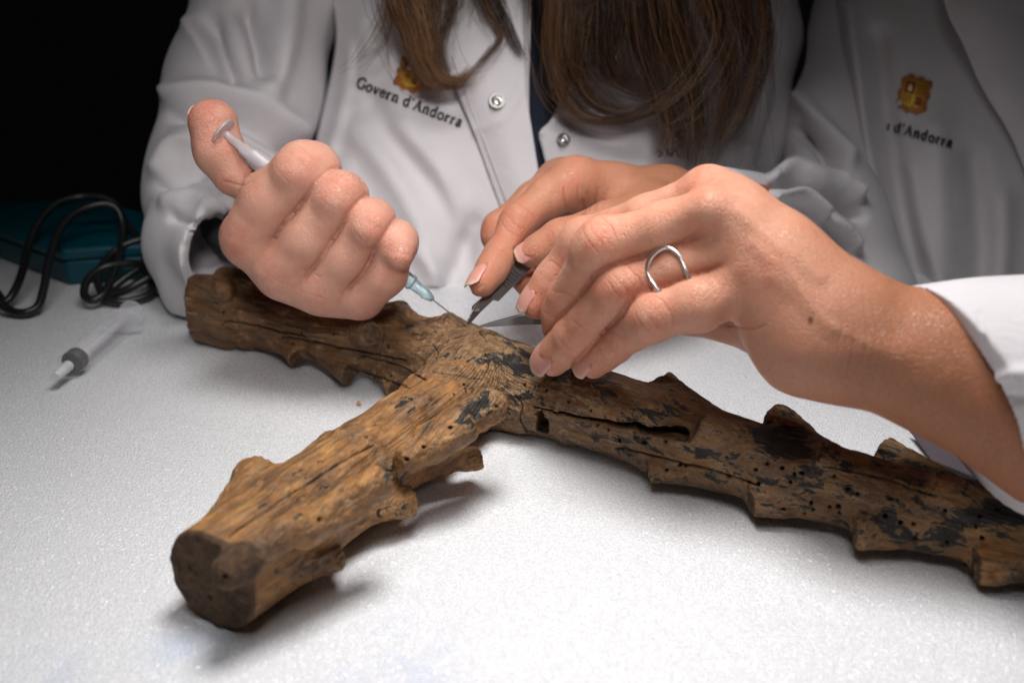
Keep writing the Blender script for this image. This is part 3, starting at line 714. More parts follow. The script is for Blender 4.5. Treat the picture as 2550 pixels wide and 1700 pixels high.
V, Q = build_hand(FB + [TB], PB, lo, hi, 0.0010, 0.0045,
    ridges=[((1660, 556, .343, 22), (1770, 515, .332, 24), 0.010), ((1770, 515, .332, 24), (1860, 520, .331, 18), 0.010), ((1862, 576, .3315, 38), (1880, 586, .3315, 34), 0.008), ((1895, 656, .3335, 36), (1910, 664, .3335, 32), 0.008)])
nb = [nail_frame((1476, 902, .388, 41), (1502, 876, .383, 44), (-0.62, 0.30, 0.72), 1.0), nail_frame((1376, 890, .397, 46), (1405, 862, .391, 48), (-0.55, 0.32, 0.78), 1.05), nail_frame((1336, 752, .406, 43), (1380, 694, .402, 46), (-0.92, 0.0, 0.30), 0.85)]
JB = [(1487, 590, .34, (-90, 60), 52, 5, .00026), (1545, 706, .34, (-100, 90), 52, 5, .00030), (1628, 784, .34, (-100, 80), 46, 4, .00028), (1425, 832, .37, (-80, 80), 36, 3, .00020), (1522, 860, .37, (-80, 60), 36, 3, .00020), (1372, 676, .39, (-50, 70), 26, 3, .0002), (1395, 760, .37, (-30, 90), 40, 3, .0002)]
RB = [(1487, 590, .34, 75, .75), (1545, 706, .34, 75, .9), (1626, 784, .34, 68, .8), (1430, 830, .37, 55, .5), (1520, 858, .37, 50, .5), (1760, 455, .34, 90, .5), (1390, 905, .40, 60, .5), (1490, 915, .39, 60, .5), (1330, 770, .40, 70, .9), (1900, 660, .33, 60, .3), (1860, 830, .34, 60, .35), (1850, 690, .34, 70, .4), (1700, 580, .34, 60, .4)]
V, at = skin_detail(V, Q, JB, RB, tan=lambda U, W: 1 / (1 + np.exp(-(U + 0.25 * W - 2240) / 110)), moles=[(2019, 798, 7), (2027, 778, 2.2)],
    creases=[([(1790, 806), (1830, 812), (1880, 818), (1905, 808)], 3, .0003, .4), ([(2118, 720), (2128, 800), (2122, 880), (2105, 950)], 2.5, .00022, .4), ([(2150, 740), (2160, 820), (2148, 900)], 2.5, .00022, .4), ([(2170, 745), (2182, 830), (2165, 915)], 2.5, .00018, .4), ([(2096, 720), (2098, 800), (2085, 870)], 2.5, .00016, .4)]
    , folds=[([(1880, 610), (1970, 690), (2060, 770)], 22, .0006, .4), ([(1925, 690), (2000, 755), (2070, 820)], 20, .0005, .4), ([(1840, 530), (1940, 610), (2040, 690)], 20, .0006, .4), ([(1940, 620), (1990, 720), (2060, 800), (2150, 850)], 12, .00025, .4), ([(2180, 870), (2240, 880)], 40, .0012, .4)], nails=[x[:6] for x in nb])
V2, Q2, at2, n2 = V, Q, at, nb
FC = [[(1432, 454, .476, 52), (1365, 490, .470, 48), (1294, 548, .464, 41), (1284, 562, .464, 40), (1244, 636, .456, 37), (1226, 668, .452, 37), (1200, 704, .447, 36)],
      [(1400, 462, .498, 52), (1330, 500, .490, 46), (1244, 568, .482, 40), (1240, 590, .482, 38), (1268, 650, .482, 36), (1318, 706, .474, 35)],
      [(1415, 480, .515, 48), (1330, 540, .505, 42), (1290, 610, .500, 38), (1330, 690, .492, 34)],
      [(1440, 490, .53, 44), (1370, 560, .515, 38), (1350, 630, .508, 34), (1390, 690, .500, 30)]]
TC = [(1630, 520, .474, 54), (1512, 548, .458, 44), (1400, 588, .452, 41), (1385, 596, .452, 40), (1345, 620, .453, 36), (1322, 632, .454, 34)]
PC = [[(1434, 456, .478, 52), (1530, 470, .486, 52), (1650, 482, .495, 54), (1930, 535, .54, 58)], [(1402, 464, .50, 50), (1530, 480, .505, 54), (1650, 490, .51, 54)], [(1470, 498, .490, 46), (1560, 512, .485, 50), (1650, 500, .495, 54)], [(1440, 490, .525, 44), (1550, 500, .52, 50), (1650, 500, .51, 52), (1930, 540, .545, 58)], [(1630, 520, .474, 50), (1700, 505, .49, 54)], [(1432, 456, .478, 50), (1402, 464, .50, 48), (1415, 480, .515, 46), (1440, 490, .53, 42)]]
lo = np.array([-0.035, 0.40, 0.015]); hi = np.array([0.14, 0.53, 0.125])
V, Q = build_hand(FC + [TC], PC, lo, hi, 0.00105, 0.006)
nc = [nail_frame((1200, 704, .447, 36), (1226, 668, .452, 37), (-0.75, 0.25, 0.50), 1.0), nail_frame((1322, 632, .454, 34), (1345, 620, .453, 36), (-0.25, 0.30, 0.85), 0.95)]
JC = [(1290, 548, .45, (-80, 95), 40, 4, .00025), (1396, 588, .43, (-80, 45), 36, 5, .00026), (1236, 646, .445, (-40, 70), 30, 2, .00014)]
RC = [(1290, 548, .455, 60, .6), (1396, 588, .44, 50, .6), (1215, 700, .445, 60, .8), (1210, 570, .47, 60, .7), (1320, 700, .47, 70, .9), (1430, 440, .47, 80, .4), (1235, 640, .45, 50, .5), (1440, 520, .48, 50, .5)]
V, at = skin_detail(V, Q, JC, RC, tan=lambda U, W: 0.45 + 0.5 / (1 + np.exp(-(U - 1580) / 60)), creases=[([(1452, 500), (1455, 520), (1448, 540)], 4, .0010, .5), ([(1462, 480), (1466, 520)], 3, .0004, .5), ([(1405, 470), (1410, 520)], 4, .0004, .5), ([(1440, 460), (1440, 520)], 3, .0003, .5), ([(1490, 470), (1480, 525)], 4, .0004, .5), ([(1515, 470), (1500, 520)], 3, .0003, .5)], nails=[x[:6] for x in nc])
Vb = np.concatenate([V2, V]); Qb = np.concatenate([Q2, Q + len(V2)]); atb = {k: np.concatenate([at2[k], at[k]]) for k in at}
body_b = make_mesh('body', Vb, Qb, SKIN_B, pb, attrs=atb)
for x in n2 + nc: make_nail(x, body_b)
#PART3
# ================================================================== lab coats, shirt
def patch(rows, nu=70, nv=70, folds=(), noise_amp=0.0006, seed=0):
    "smooth cloth panel through control rows of (u, v, d); folds = (line px, width px, rise m)"
    A = np.array(rows, float); A = np.array([catmull(r, 12) for r in A]); A = np.array([catmull(A[:, j], 12) for j in range(A.shape[1])]).transpose(1, 0, 2)
    nv, nu = A.shape[:2]; G = A.reshape(-1, 3).copy()
    for ln, wd, amp in folds:
        q = pline(G[:, 0], G[:, 1], catmull(np.array(ln, float), 6)) / wd; G[:, 2] -= 1.5 * amp * np.exp(-q * q)
    G[:, 2] += noise_amp * 2 * fbm(np.stack([G[:, 0], G[:, 1], G[:, 2] * 0], 1), 0.008, seed, 2)
    F = [(j * nu + i, (j + 1) * nu + i, (j + 1) * nu + i + 1, j * nu + i + 1) for j in range(nv - 1) for i in range(nu - 1)]
    return G, F
def cloth(name, rows, parent, mat=COAT, thick=0.0012, **kw):
    G, F = patch(rows, **kw); o = make_mesh(name, P(G[:, 0], G[:, 1], G[:, 2]), F, mat, parent)
    s = o.modifiers.new('thick', 'SOLIDIFY'); s.thickness = thick; s.offset = -1
    return o, G
def sleeve(name, chains, lo, hi, parent, h=0.0022, folds=(), hollow=(), cuts=(), amp=0.0012, mat=COAT, seed=0):
    F = Field(lo, hi, h)
    for ch in chains:
        q = nodes(ch)
        for (a, ra), (b, rb) in zip(q, q[1:]): F.cone(a, b, ra, rb, 0.02)
    for (c, n) in cuts:
        g = np.meshgrid(*F.ax, indexing='ij', sparse=True); F.f = np.maximum(F.f, ((g[0] - c[0]) * n[0] + (g[1] - c[1]) * n[1] + (g[2] - c[2]) * n[2]).astype(np.float32))
    for (a, b, ra, rb) in hollow: F.cone(a, b, ra, rb, op='s')
    V, Q = F.mesh(0, 3); N = vnormals(V, Q); U, W, D = proj(V); face = np.clip(((CAM - V) * N).sum(1) / np.linalg.norm(CAM - V, axis=1) * 3, 0, 1)
    d = amp * fbm(V, 22, seed, 2)
    for ln, wd, a in folds:
        q = pline(U, W, catmull(np.array(ln, float), 6)) / wd; d = d + 1.15 * a * np.exp(-q * q) * face
    return make_mesh(name, V + N * d[:, None], Q, mat, parent)

# ---- coat on the left person
coat_rows = [[(800, -220, .665), (900, -220, .64), (1050, -220, .62), (1200, -220, .61), (1330, -220, .605)],
             [(815, -60, .66), (920, -60, .63), (1060, -60, .612), (1200, -60, .603), (1325, -60, .60)],
             [(835, 100, .655), (930, 100, .622), (1060, 100, .606), (1200, 100, .598), (1320, 100, .595)],
             [(800, 280, .652), (925, 280, .618), (1060, 280, .601), (1200, 280, .594), (1318, 280, .592)],
             [(755, 460, .648), (905, 460, .614), (1060, 460, .598), (1215, 460, .594), (1335, 460, .594)],
             [(690, 620, .640), (890, 620, .612), (1060, 620, .600), (1230, 620, .598), (1365, 620, .598)],
             [(640, 716, .640), (880, 716, .614), (1060, 716, .604), (1240, 716, .603), (1380, 716, .603)]]
coat_a, GA = cloth('lab_coat', coat_rows, pa, folds=[([(880, 330), (960, 420), (1040, 560), (1080, 690)], 30, .005), ([(930, 260), (1000, 380), (1120, 520), (1180, 690)], 28, -.004), ([(850, 420), (900, 560), (920, 700)], 26, .006), ([(780, 440), (800, 560), (820, 700)], 24, -.006),
        ([(1000, 320), (1090, 420), (1150, 560)], 26, .004), ([(900, 60), (910, 150), (880, 230)], 30, .004), ([(1180, 560), (1150, 640), (1120, 700)], 24, -.006), ([(1000, 600), (1060, 650), (1100, 700)], 20, .004), ([(870, 120), (860, 220), (835, 330), (800, 430)], 16, .006)], seed=1)
pl_rows = [[(1090, -200, .600), (1180, -200, .590), (1290, -200, .587)], [(1085, 0, .596), (1180, 0, .587), (1300, 0, .583)], [(1105, 140, .593), (1190, 140, .584), (1306, 140, .581)], [(1142, 240, .590), (1220, 245, .581), (1314, 250, .579)],
           [(1180, 335, .590), (1255, 340, .581), (1328, 345, .580)], [(1222, 450, .591), (1285, 450, .583), (1344, 450, .582)], [(1258, 550, .593), (1310, 550, .587), (1356, 550, .586)], [(1300, 700, .597), (1340, 700, .593), (1372, 700, .592)]]
plk, GP = cloth('front_placket', pl_rows, coat_a, thick=0.0018, noise_amp=0.0004, folds=[([(1150, 330), (1240, 300), (1300, 220)], 14, .0012)], seed=2)
rt_rows = [[(1480, -200, .625), (1560, -200, .61), (1700, -200, .62), (1820, -200, .65), (1900, -200, .70)], [(1450, 80, .612), (1550, 80, .602), (1700, 80, .610), (1820, 80, .64), (1900, 80, .69)], [(1384, 275, .600), (1500, 270, .594), (1680, 260, .600), (1810, 260, .63), (1890, 260, .68)],
           [(1344, 330, .597), (1480, 335, .590), (1680, 330, .597), (1810, 330, .63), (1880, 330, .68)], [(1352, 380, .597), (1480, 390, .590), (1680, 390, .597), (1840, 390, .63), (1970, 390, .68)], [(1366, 450, .598), (1490, 460, .592), (1690, 460, .600), (1810, 460, .63), (1870, 460, .68)],
           [(1395, 700, .604), (1500, 700, .600), (1700, 700, .61), (1810, 700, .64), (1870, 700, .68)]]
rtp, GR = cloth('front_panel', rt_rows, coat_a, thick=0.0016, folds=[([(1390, 285), (1450, 330), (1560, 370)], 24, -.003), ([(1345, 330), (1390, 282)], 10, .002)], seed=3)
shirt, GS = cloth('shirt', [[(1220, -200, .63), (1350, -200, .622), (1500, -200, .63)], [(1240, 100, .622), (1340, 100, .614), (1470, 100, .622)], [(1260, 350, .614), (1345, 350, .608), (1440, 350, .614)], [(1300, 700, .615), (1370, 700, .610), (1460, 700, .615)]], pa, mat=DENIM, seed=4)
lo = np.array([-0.30, 0.44, 0.001]); hi = np.array([-0.085, 0.73, 0.30])
e0, e1 = P(470, 560, .60), P(560, 628, .535); cn = nrm(camvec((1.0, -0.18, 0.22)))
sleeve('sleeve', [[(800, -260, .69, 165), (668, 0, .672, 160), (610, 230, .655, 178), (560, 420, .63, 160)], [(560, 420, .63, 165), (505, 500, .615, 118), (500, 590, .575, 110), (560, 640, .53, 112)], [(500, 640, .585, 95), (482, 735, .562, 42), (560, 760, .54, 40)]],
       lo, hi, coat_a, 0.0021, cuts=[(P(556, 590, .553), cn)], hollow=[(P(500, 590, .578), P(640, 690, .49), px(84, .578), px(104, .49)), (P(520, 660, .572), P(560, 745, .54), px(60, .57), px(36, .54))],
       folds=[([(520, 60), (545, 130), (570, 190)], 26, -.012), ([(610, 20), (640, 90), (660, 180)], 22, -.013), ([(720, -40), (700, 120), (670, 220)], 34, .010), ([(430, 235), (520, 228), (620, 250), (740, 320)], 28, .008), ([(440, 295), (560, 285), (660, 325), (760, 395)], 26, -.011), ([(440, 310), (560, 330), (680, 400)], 20, .006),
              ([(400, 420), (440, 360), (540, 350)], 22, .006), ([(410, 470), (470, 430), (540, 420)], 20, -.008), ([(420, 500), (490, 500), (550, 540)], 22, .006), ([(430, 540), (480, 560), (520, 620)], 14, -.004), ([(470, 60), (520, 130), (560, 200)], 22, .005), ([(520, 420), (560, 470), (560, 520)], 16, .004)], seed=5)
sleeve('inner_cuff', [[(560, 560, .60, 62), (640, 596, .53, 74)]], np.array([-0.21, 0.44, 0.0]), np.array([-0.09, 0.62, 0.12]), pa, 0.002, cuts=[(P(640, 600, .530), cn)], mat=DENIM, seed=12)
sleeve('sleeve', [[(1890, -260, .71, 95), (1885, 100, .70, 92), (1865, 330, .68, 92), (1830, 520, .65, 85), (1700, 640, .62, 80)]], np.array([0.10, 0.52, 0.002]), np.array([0.29, 0.75, 0.31]), coat_a, 0.0026, folds=[([(1880, 60), (1900, 220), (1860, 380)], 22, .006), ([(1930, 80), (1940, 240), (1900, 400)], 18, -.006)], seed=6)

# ---- coat on the right person
cb_rows = [[(2060, -220, .68), (2110, -220, .655), (2250, -220, .64), (2420, -220, .632), (2600, -220, .63), (2800, -220, .64)], [(2062, 0, .675), (2125, 0, .645), (2260, 0, .63), (2420, 0, .622), (2600, 0, .62), (2800, 0, .63)],
           [(2085, 200, .67), (2140, 200, .636), (2270, 200, .622), (2430, 200, .615), (2600, 200, .613), (2800, 200, .62)], [(2120, 400, .665), (2165, 400, .632), (2280, 400, .617), (2430, 400, .611), (2600, 400, .61), (2800, 400, .615)],
           [(2165, 600, .66), (2210, 600, .632), (2300, 600, .616), (2440, 600, .611), (2600, 600, .61), (2800, 600, .615)], [(2220, 722, .66), (2260, 722, .634), (2330, 722, .618), (2450, 722, .612), (2600, 722, .611), (2800, 722, .615)]]
coat_b, GB = cloth('lab_coat', cb_rows, pb, folds=[([(2110, 0), (2135, 200), (2165, 400), (2230, 650)], 20, .008), ([(2190, 100), (2215, 320), (2260, 560), (2310, 720)], 26, -.006), ([(2330, 330), (2340, 500), (2350, 700)], 40, .005), ([(2420, 400), (2440, 560), (2440, 720)], 30, -.005), ([(2270, 420), (2290, 560), (2330, 720)], 26, .004), ([(2500, 500), (2500, 600), (2490, 720)], 26, .004)], noise_amp=0.0005, seed=7)
lp_rows = [[(2340, -220, .605), (2450, -220, .60), (2600, -220, .598), (2800, -220, .60)], [(2352, 0, .604), (2460, 0, .598), (2600, 0, .596), (2800, 0, .60)], [(2398, 110, .604), (2490, 110, .597), (2620, 110, .595), (2800, 110, .60)], [(2446, 220, .604), (2520, 220, .597), (2640, 220, .595), (2800, 220, .6)],
           [(2512, 330, .603), (2570, 330, .597), (2660, 330, .595), (2800, 330, .6)], [(2562, 450, .603), (2600, 450, .598), (2680, 450, .596), (2800, 450, .6)]]
cloth('lapel', lp_rows, coat_b, thick=0.0018, noise_amp=0.0004, seed=8)
sleeve('sleeve', [[(2150, -260, .70, 100), (2118, 60, .685, 82), (2070, 300, .665, 98), (2060, 560, .63, 122), (2150, 740, .615, 130)], [(2060, 570, .63, 122), (1960, 540, .59, 98), (1790, 505, .532, 86)]], np.array([0.09, 0.45, 0.002]), np.array([0.275, 0.74, 0.31]), coat_b, 0.0021,
       cuts=[(P(1790, 505, .532), nrm(P(1790, 505, .532) - P(1960, 540, .59)))],
       folds=[([(1930, 440), (1990, 425), (2060, 450), (2130, 490)], 14, .010), ([(1930, 470), (2000, 460), (2070, 490), (2140, 540)], 12, -.012), ([(1900, 495), (1980, 490), (2060, 540), (2120, 600)], 15, .010), ([(1990, 560), (2030, 620), (2060, 680)], 13, .010), ([(1970, 570), (2005, 630), (2035, 690)], 10, -.011), ([(2060, 540), (2090, 620), (2110, 700)], 13, -.010), ([(2000, 250), (2060, 330), (2110, 400)], 20, .009), ([(1990, 330), (2060, 390), (2110, 450)], 15, -.011)], seed=9)
cutn = nrm(camvec((-0.916, -0.398, 0.04)))
sleeve('sleeve', [[(2200, 925, .324, 196), (2400, 955, .318, 216), (2580, 985, .312, 240), (2760, 1000, .30, 260), (3000, 1050, .29, 290)]], np.array([0.105, 0.20, 0.001]), np.array([0.25, 0.36, 0.14]), coat_b, 0.0009, cuts=[(P(2425, 860, .297), cutn)],
       hollow=[(P(2100, 915, .326), P(2640, 985, .312), px(180, .326), px(222, .312))], folds=[([(2440, 780), (2468, 900), (2530, 1040)], 5, -.0007), ([(2440, 960), (2520, 930), (2600, 930)], 16, .0012), ([(2470, 1010), (2530, 990), (2600, 1000)], 14, -.0014)], amp=0.0007, seed=10)
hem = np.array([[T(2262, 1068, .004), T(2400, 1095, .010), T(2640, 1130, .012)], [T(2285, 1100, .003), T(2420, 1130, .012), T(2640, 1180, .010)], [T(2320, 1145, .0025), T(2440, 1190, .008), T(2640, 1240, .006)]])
hu, hv, hd = proj(hem.reshape(-1, 3)); cloth('shaded_coat_hem', np.stack([hu, hv, hd], 1).reshape(3, 3, 3), pb, mat=COAT_SHADED, noise_amp=0.0006, seed=11)  # coat cloth below the arm, coloured dark to stand for its shade

# ---- lettering, crest, snap buttons
GLY = {'|': (.20, [([(.10, .0), (.10, .60)], .13), ([(.0, .01), (.22, .01)], .05)]), 'G': (.80, [([(.70, .82), (.55, .97), (.32, .98), (.12, .78), (.08, .48), (.16, .18), (.36, .02), (.58, .05), (.70, .18)], .13), ([(.68, .20), (.68, .44)], .14), ([(.52, .45), (.80, .45)], .06), ([(.70, .72), (.70, .97)], .05)]),
       'o': (.60, [([(.30, .66), (.13, .55), (.08, .33), (.14, .10), (.30, .0), (.46, .10), (.52, .33), (.46, .56), (.30, .66)], .12)]), 'v': (.56, [([(.08, .66), (.28, .02)], .14), ([(.28, .02), (.48, .66)], .07), ([(.0, .66), (.2, .66)], .05), ([(.38, .66), (.56, .66)], .05)]),
       'e': (.54, [([(.10, .36), (.46, .38), (.44, .56), (.28, .66), (.12, .54), (.08, .30), (.16, .07), (.32, .0), (.48, .10)], .11)]), 'r': (.46, [([(.14, .0), (.14, .64)], .13), ([(.14, .42), (.26, .62), (.40, .60)], .12), ([(.02, .01), (.28, .01)], .05), ([(.02, .64), (.14, .64)], .05)]),
       'n': (.64, [([(.14, .0), (.14, .64)], .13), ([(.14, .48), (.30, .64), (.46, .56), (.48, .0)], .13), ([(.02, .01), (.27, .01)], .05), ([(.36, .01), (.62, .01)], .05), ([(.02, .64), (.14, .64)], .05)]), 'd': (.62, [([(.46, .60), (.28, .66), (.12, .54), (.08, .30), (.16, .06), (.30, .0), (.46, .14)], .12), ([(.46, .0), (.46, 1.02)], .13), ([(.34, 1.02), (.46, 1.02)], .05), ([(.46, .01), (.60, .01)], .05)]),
       "'": (.22, [([(.10, 1.02), (.08, .76)], .11)]), 'A': (.78, [([(.38, 1.0), (.66, .0)], .15), ([(.38, 1.0), (.12, .0)], .07), ([(.22, .34), (.56, .34)], .07), ([(.0, .01), (.26, .01)], .05), ([(.52, .01), (.80, .01)], .05)]), 'a': (.54, [([(.10, .52), (.26, .66), (.40, .56), (.40, .0)], .12), ([(.40, .38), (.20, .34), (.09, .18), (.20, .0), (.40, .14)], .11), ([(.40, .01), (.52, .03)], .06)]), ' ': (.30, [])}
def depth_at(G, u, v):
    k = np.argmin((G[:, 0] - u) ** 2 + (G[:, 1] - v) ** 2 + 0); return G[k, 2]
def strokes(segs, G, off, name, mat, parent, kind=None):
    V = []; F = []
    for pl, wd in segs:
        pl = np.array(pl, float); tg = nrm(np.gradient(pl, axis=0)); nn = np.stack([-tg[:, 1], tg[:, 0]], 1) * wd / 2; b = len(V)
        for p, q in zip(pl, nn):
            for s in (-1, 1): x = p + s * q; V.append(P(x[0], x[1], depth_at(G, x[0], x[1]) - off))
        F += [(b + 2 * i, b + 2 * i + 1, b + 2 * i + 3, b + 2 * i + 2) for i in range(len(pl) - 1)]
    o = make_mesh(name, V, F, mat, parent); s = o.modifiers.new('thick', 'SOLIDIFY'); s.thickness = 0.0003; s.offset = 0
    return o
def lettering(txt, p0, p1, capx, G, parent, start=0.0, off=0.0011):
    p0, p1 = np.array(p0, float), np.array(p1, float); u = nrm(p1 - p0); n = np.array([u[1], -u[0]]); tot = sum(GLY[c][0] + .06 for c in txt) - start; k = np.linalg.norm(p1 - p0) / tot; x = -start
    for c in txt:
        wd, st = GLY[c]; segs = []
        for pl, sw in st:
            q = [p0 + u * (x + a) * k + n * b * capx for a, b in (catmull(np.array(pl), 4) if len(pl) > 3 else pl)]
            if min((z - p0) @ u for z in q) > -4: segs.append((q, sw * 1.45 * (k * .5 + capx * .5)))
        if segs: strokes(segs, G, off, 'letter', THREAD, parent)
        x += wd + .06
lettering("Govern d'Andorra", (885, 216), (1148, 318), 26, GA, coat_a)
lettering("| d'Andorra", (2207, 322), (2371, 368), 24, GB, coat_b)
def poly(name, pts, G, off, mat, parent):
    c = np.mean(pts, 0); V = [P(c[0], c[1], depth_at(G, *c) - off)] + [P(a, b, depth_at(G, a, b) - off) for a, b in pts]; n = len(pts)
    o = make_mesh(name, V, [(0, 1 + i, 1 + (i + 1) % n) for i in range(n)], mat, parent); s = o.modifiers.new('thick', 'SOLIDIFY'); s.thickness = 0.0003; s.offset = 0; return o
RUST = simple('rust_thread', (0.52, 0.20, 0.05), 0.6); GOLD = simple('gold_thread', (0.85, 0.52, 0.05), 0.6); RED = simple('red_thread', (0.34, 0.05, 0.04), 0.6); CREAM = simple('cream_thread', (0.9, 0.72, 0.3), 0.6)
def crest(cx, cy, s, rot, G, parent):
    ca, sa = math.cos(rot), math.sin(rot)
    def tr(pts): return [(cx + s * (x * ca - y * sa), cy + s * (x * sa + y * ca)) for x, y in pts]
    out = []
    for i in range(48):
        th = 2 * math.pi * i / 48; q = abs(math.cos(th)) ** 6 + abs(math.sin(th)) ** 6; r = 0.83 / q ** (1 / 6) * (1 + 0.075 * math.cos(th * 10 + 1))
        out.append((r * math.cos(th) * .92, r * math.sin(th) * 1.08))
    poly('crest', tr(out), G, .0010, RUST, parent)
    poly('crest', tr([(-.58, -.62), (.58, -.62), (.58, .30), (.40, .60), (0, .72), (-.40, .60), (-.58, .30)]), G, .0014, GOLD, parent)
    poly('crest', tr([(-.54, -.58), (-.03, -.58), (-.03, .02), (-.54, .02)]), G, .0018, RED, parent)
    poly('crest', tr([(-.36, -.34), (-.28, -.50), (-.16, -.34), (-.14, -.12), (-.38, -.12)]), G, .0022, CREAM, parent)
    for k in range(4): poly('crest', tr([(.08 + k * .13, -.56), (.14 + k * .13, -.56), (.14 + k * .13, .02), (.08 + k * .13, .02)]), G, .0018, RED, parent)
    for k in range(3): poly('crest', tr([(-.50 + k * .16, .10), (-.43 + k * .16, .10), (-.43 + k * .16, .50), (-.50 + k * .16, .46)]), G, .0018, RUST, parent)
    for k in range(2): poly('crest', tr([(.12, .12 + k * .22), (.44, .10 + k * .22), (.48, .18 + k * .22), (.40, .26 + k * .22), (.14, .26 + k * .22)]), G, .0018, RED, parent)
crest(2276, 235, 50, 0.27, GB, coat_b)
crest(1026, 184, 48, 0.36, GA, coat_a)
strokes([([(1640, 374), (1650, 384), (1640, 392)], 4), ([(1660, 372), (1668, 390)], 4), ([(1672, 390), (1682, 372), (1690, 392)], 4)], GR, .001, 'crest', simple('brown_thread', (.16, .07, .04), .6), rtp)
strokes([([(1662, 408), (1652, 410), (1650, 420), (1660, 426)], 3.4)], GR, .001, 'letter', THREAD, rtp)
def snap(u, v, r, G, parent):
    d = depth_at(G, u, v) - 0.001; c = P(u, v, d); n = nrm(camvec((0.12, 0.25, 1))); rr = px(r, d)
    V, F = lathe([(0, rr), (.0009, rr), (.0014, rr * .9), (.0014, rr * .74), (.0006, rr * .66), (.0004, rr * .45), (.0013, rr * .38), (.0016, rr * .2), (.0017, 1e-7)], c, c + n, 28)
    o = make_mesh('snap_button', V, F, CHROME, parent); sharp(o)
snap(1237, 254, 21, GP, plk); snap(1403, 349, 17, GR, rtp)

# ================================================================== hair
def hair(guides, parent, name='hair', rad=0.00017, seed=3):
    g = np.random.default_rng(seed); V = []; Fq = []; val = []
    for (pts, n, sp, tip, shade) in guides:
        base = catmull(np.array(pts, float), 7); m = len(base); t = np.linspace(0, 1, m)
        for _ in range(n):
            a = g.normal(0, 1, 3) * [sp, sp * 0.5, sp * px(1, .6) * 1.0]; wv = g.normal(0, 1, (2, 3)) * [sp * .3 + 2.5, sp * .2 + 1.5, sp * px(1, .6) * .25 + .0004]; ph = g.uniform(0, 6.28, 2)
            f = (1 - t) + tip * t; cut = int(m * g.uniform(0.74, 1.0)); q = base + a * f[:, None] + wv[0] * np.sin(t * 5 + ph[0])[:, None] + 0.35 * wv[1] * np.sin(t * 11 + ph[1])[:, None]
            q = q[:cut]; w3 = P(q[:, 0], q[:, 1], q[:, 2]); tg = nrm(np.gradient(w3, axis=0)); e = nrm(np.cross(tg, [0.3, 1, 0.1])); f2 = np.cross(tg, e); r = rad * g.uniform(.6, 1.3) * np.linspace(1, .35, cut)
            b = sum(len(x) for x in V); ring = np.stack([w3 + r[:, None] * (math.cos(k) * e + math.sin(k) * f2) for k in (0, 2.094, 4.189)], 1); V.append(ring.reshape(-1, 3))
            i = np.arange(cut - 1)[:, None] * 3 + b
            for k in range(3): j = (k + 1) % 3; Fq.append(np.concatenate([i + k, i + j, i + 3 + j, i + 3 + k], 1))
            val.append(np.full(cut * 3, np.clip(shade - .02 + g.normal(0, .24), 0, 1)))
    return make_mesh(name, np.concatenate(V), np.concatenate(Fq), HAIR, parent, attrs=dict(strand=np.concatenate(val)))
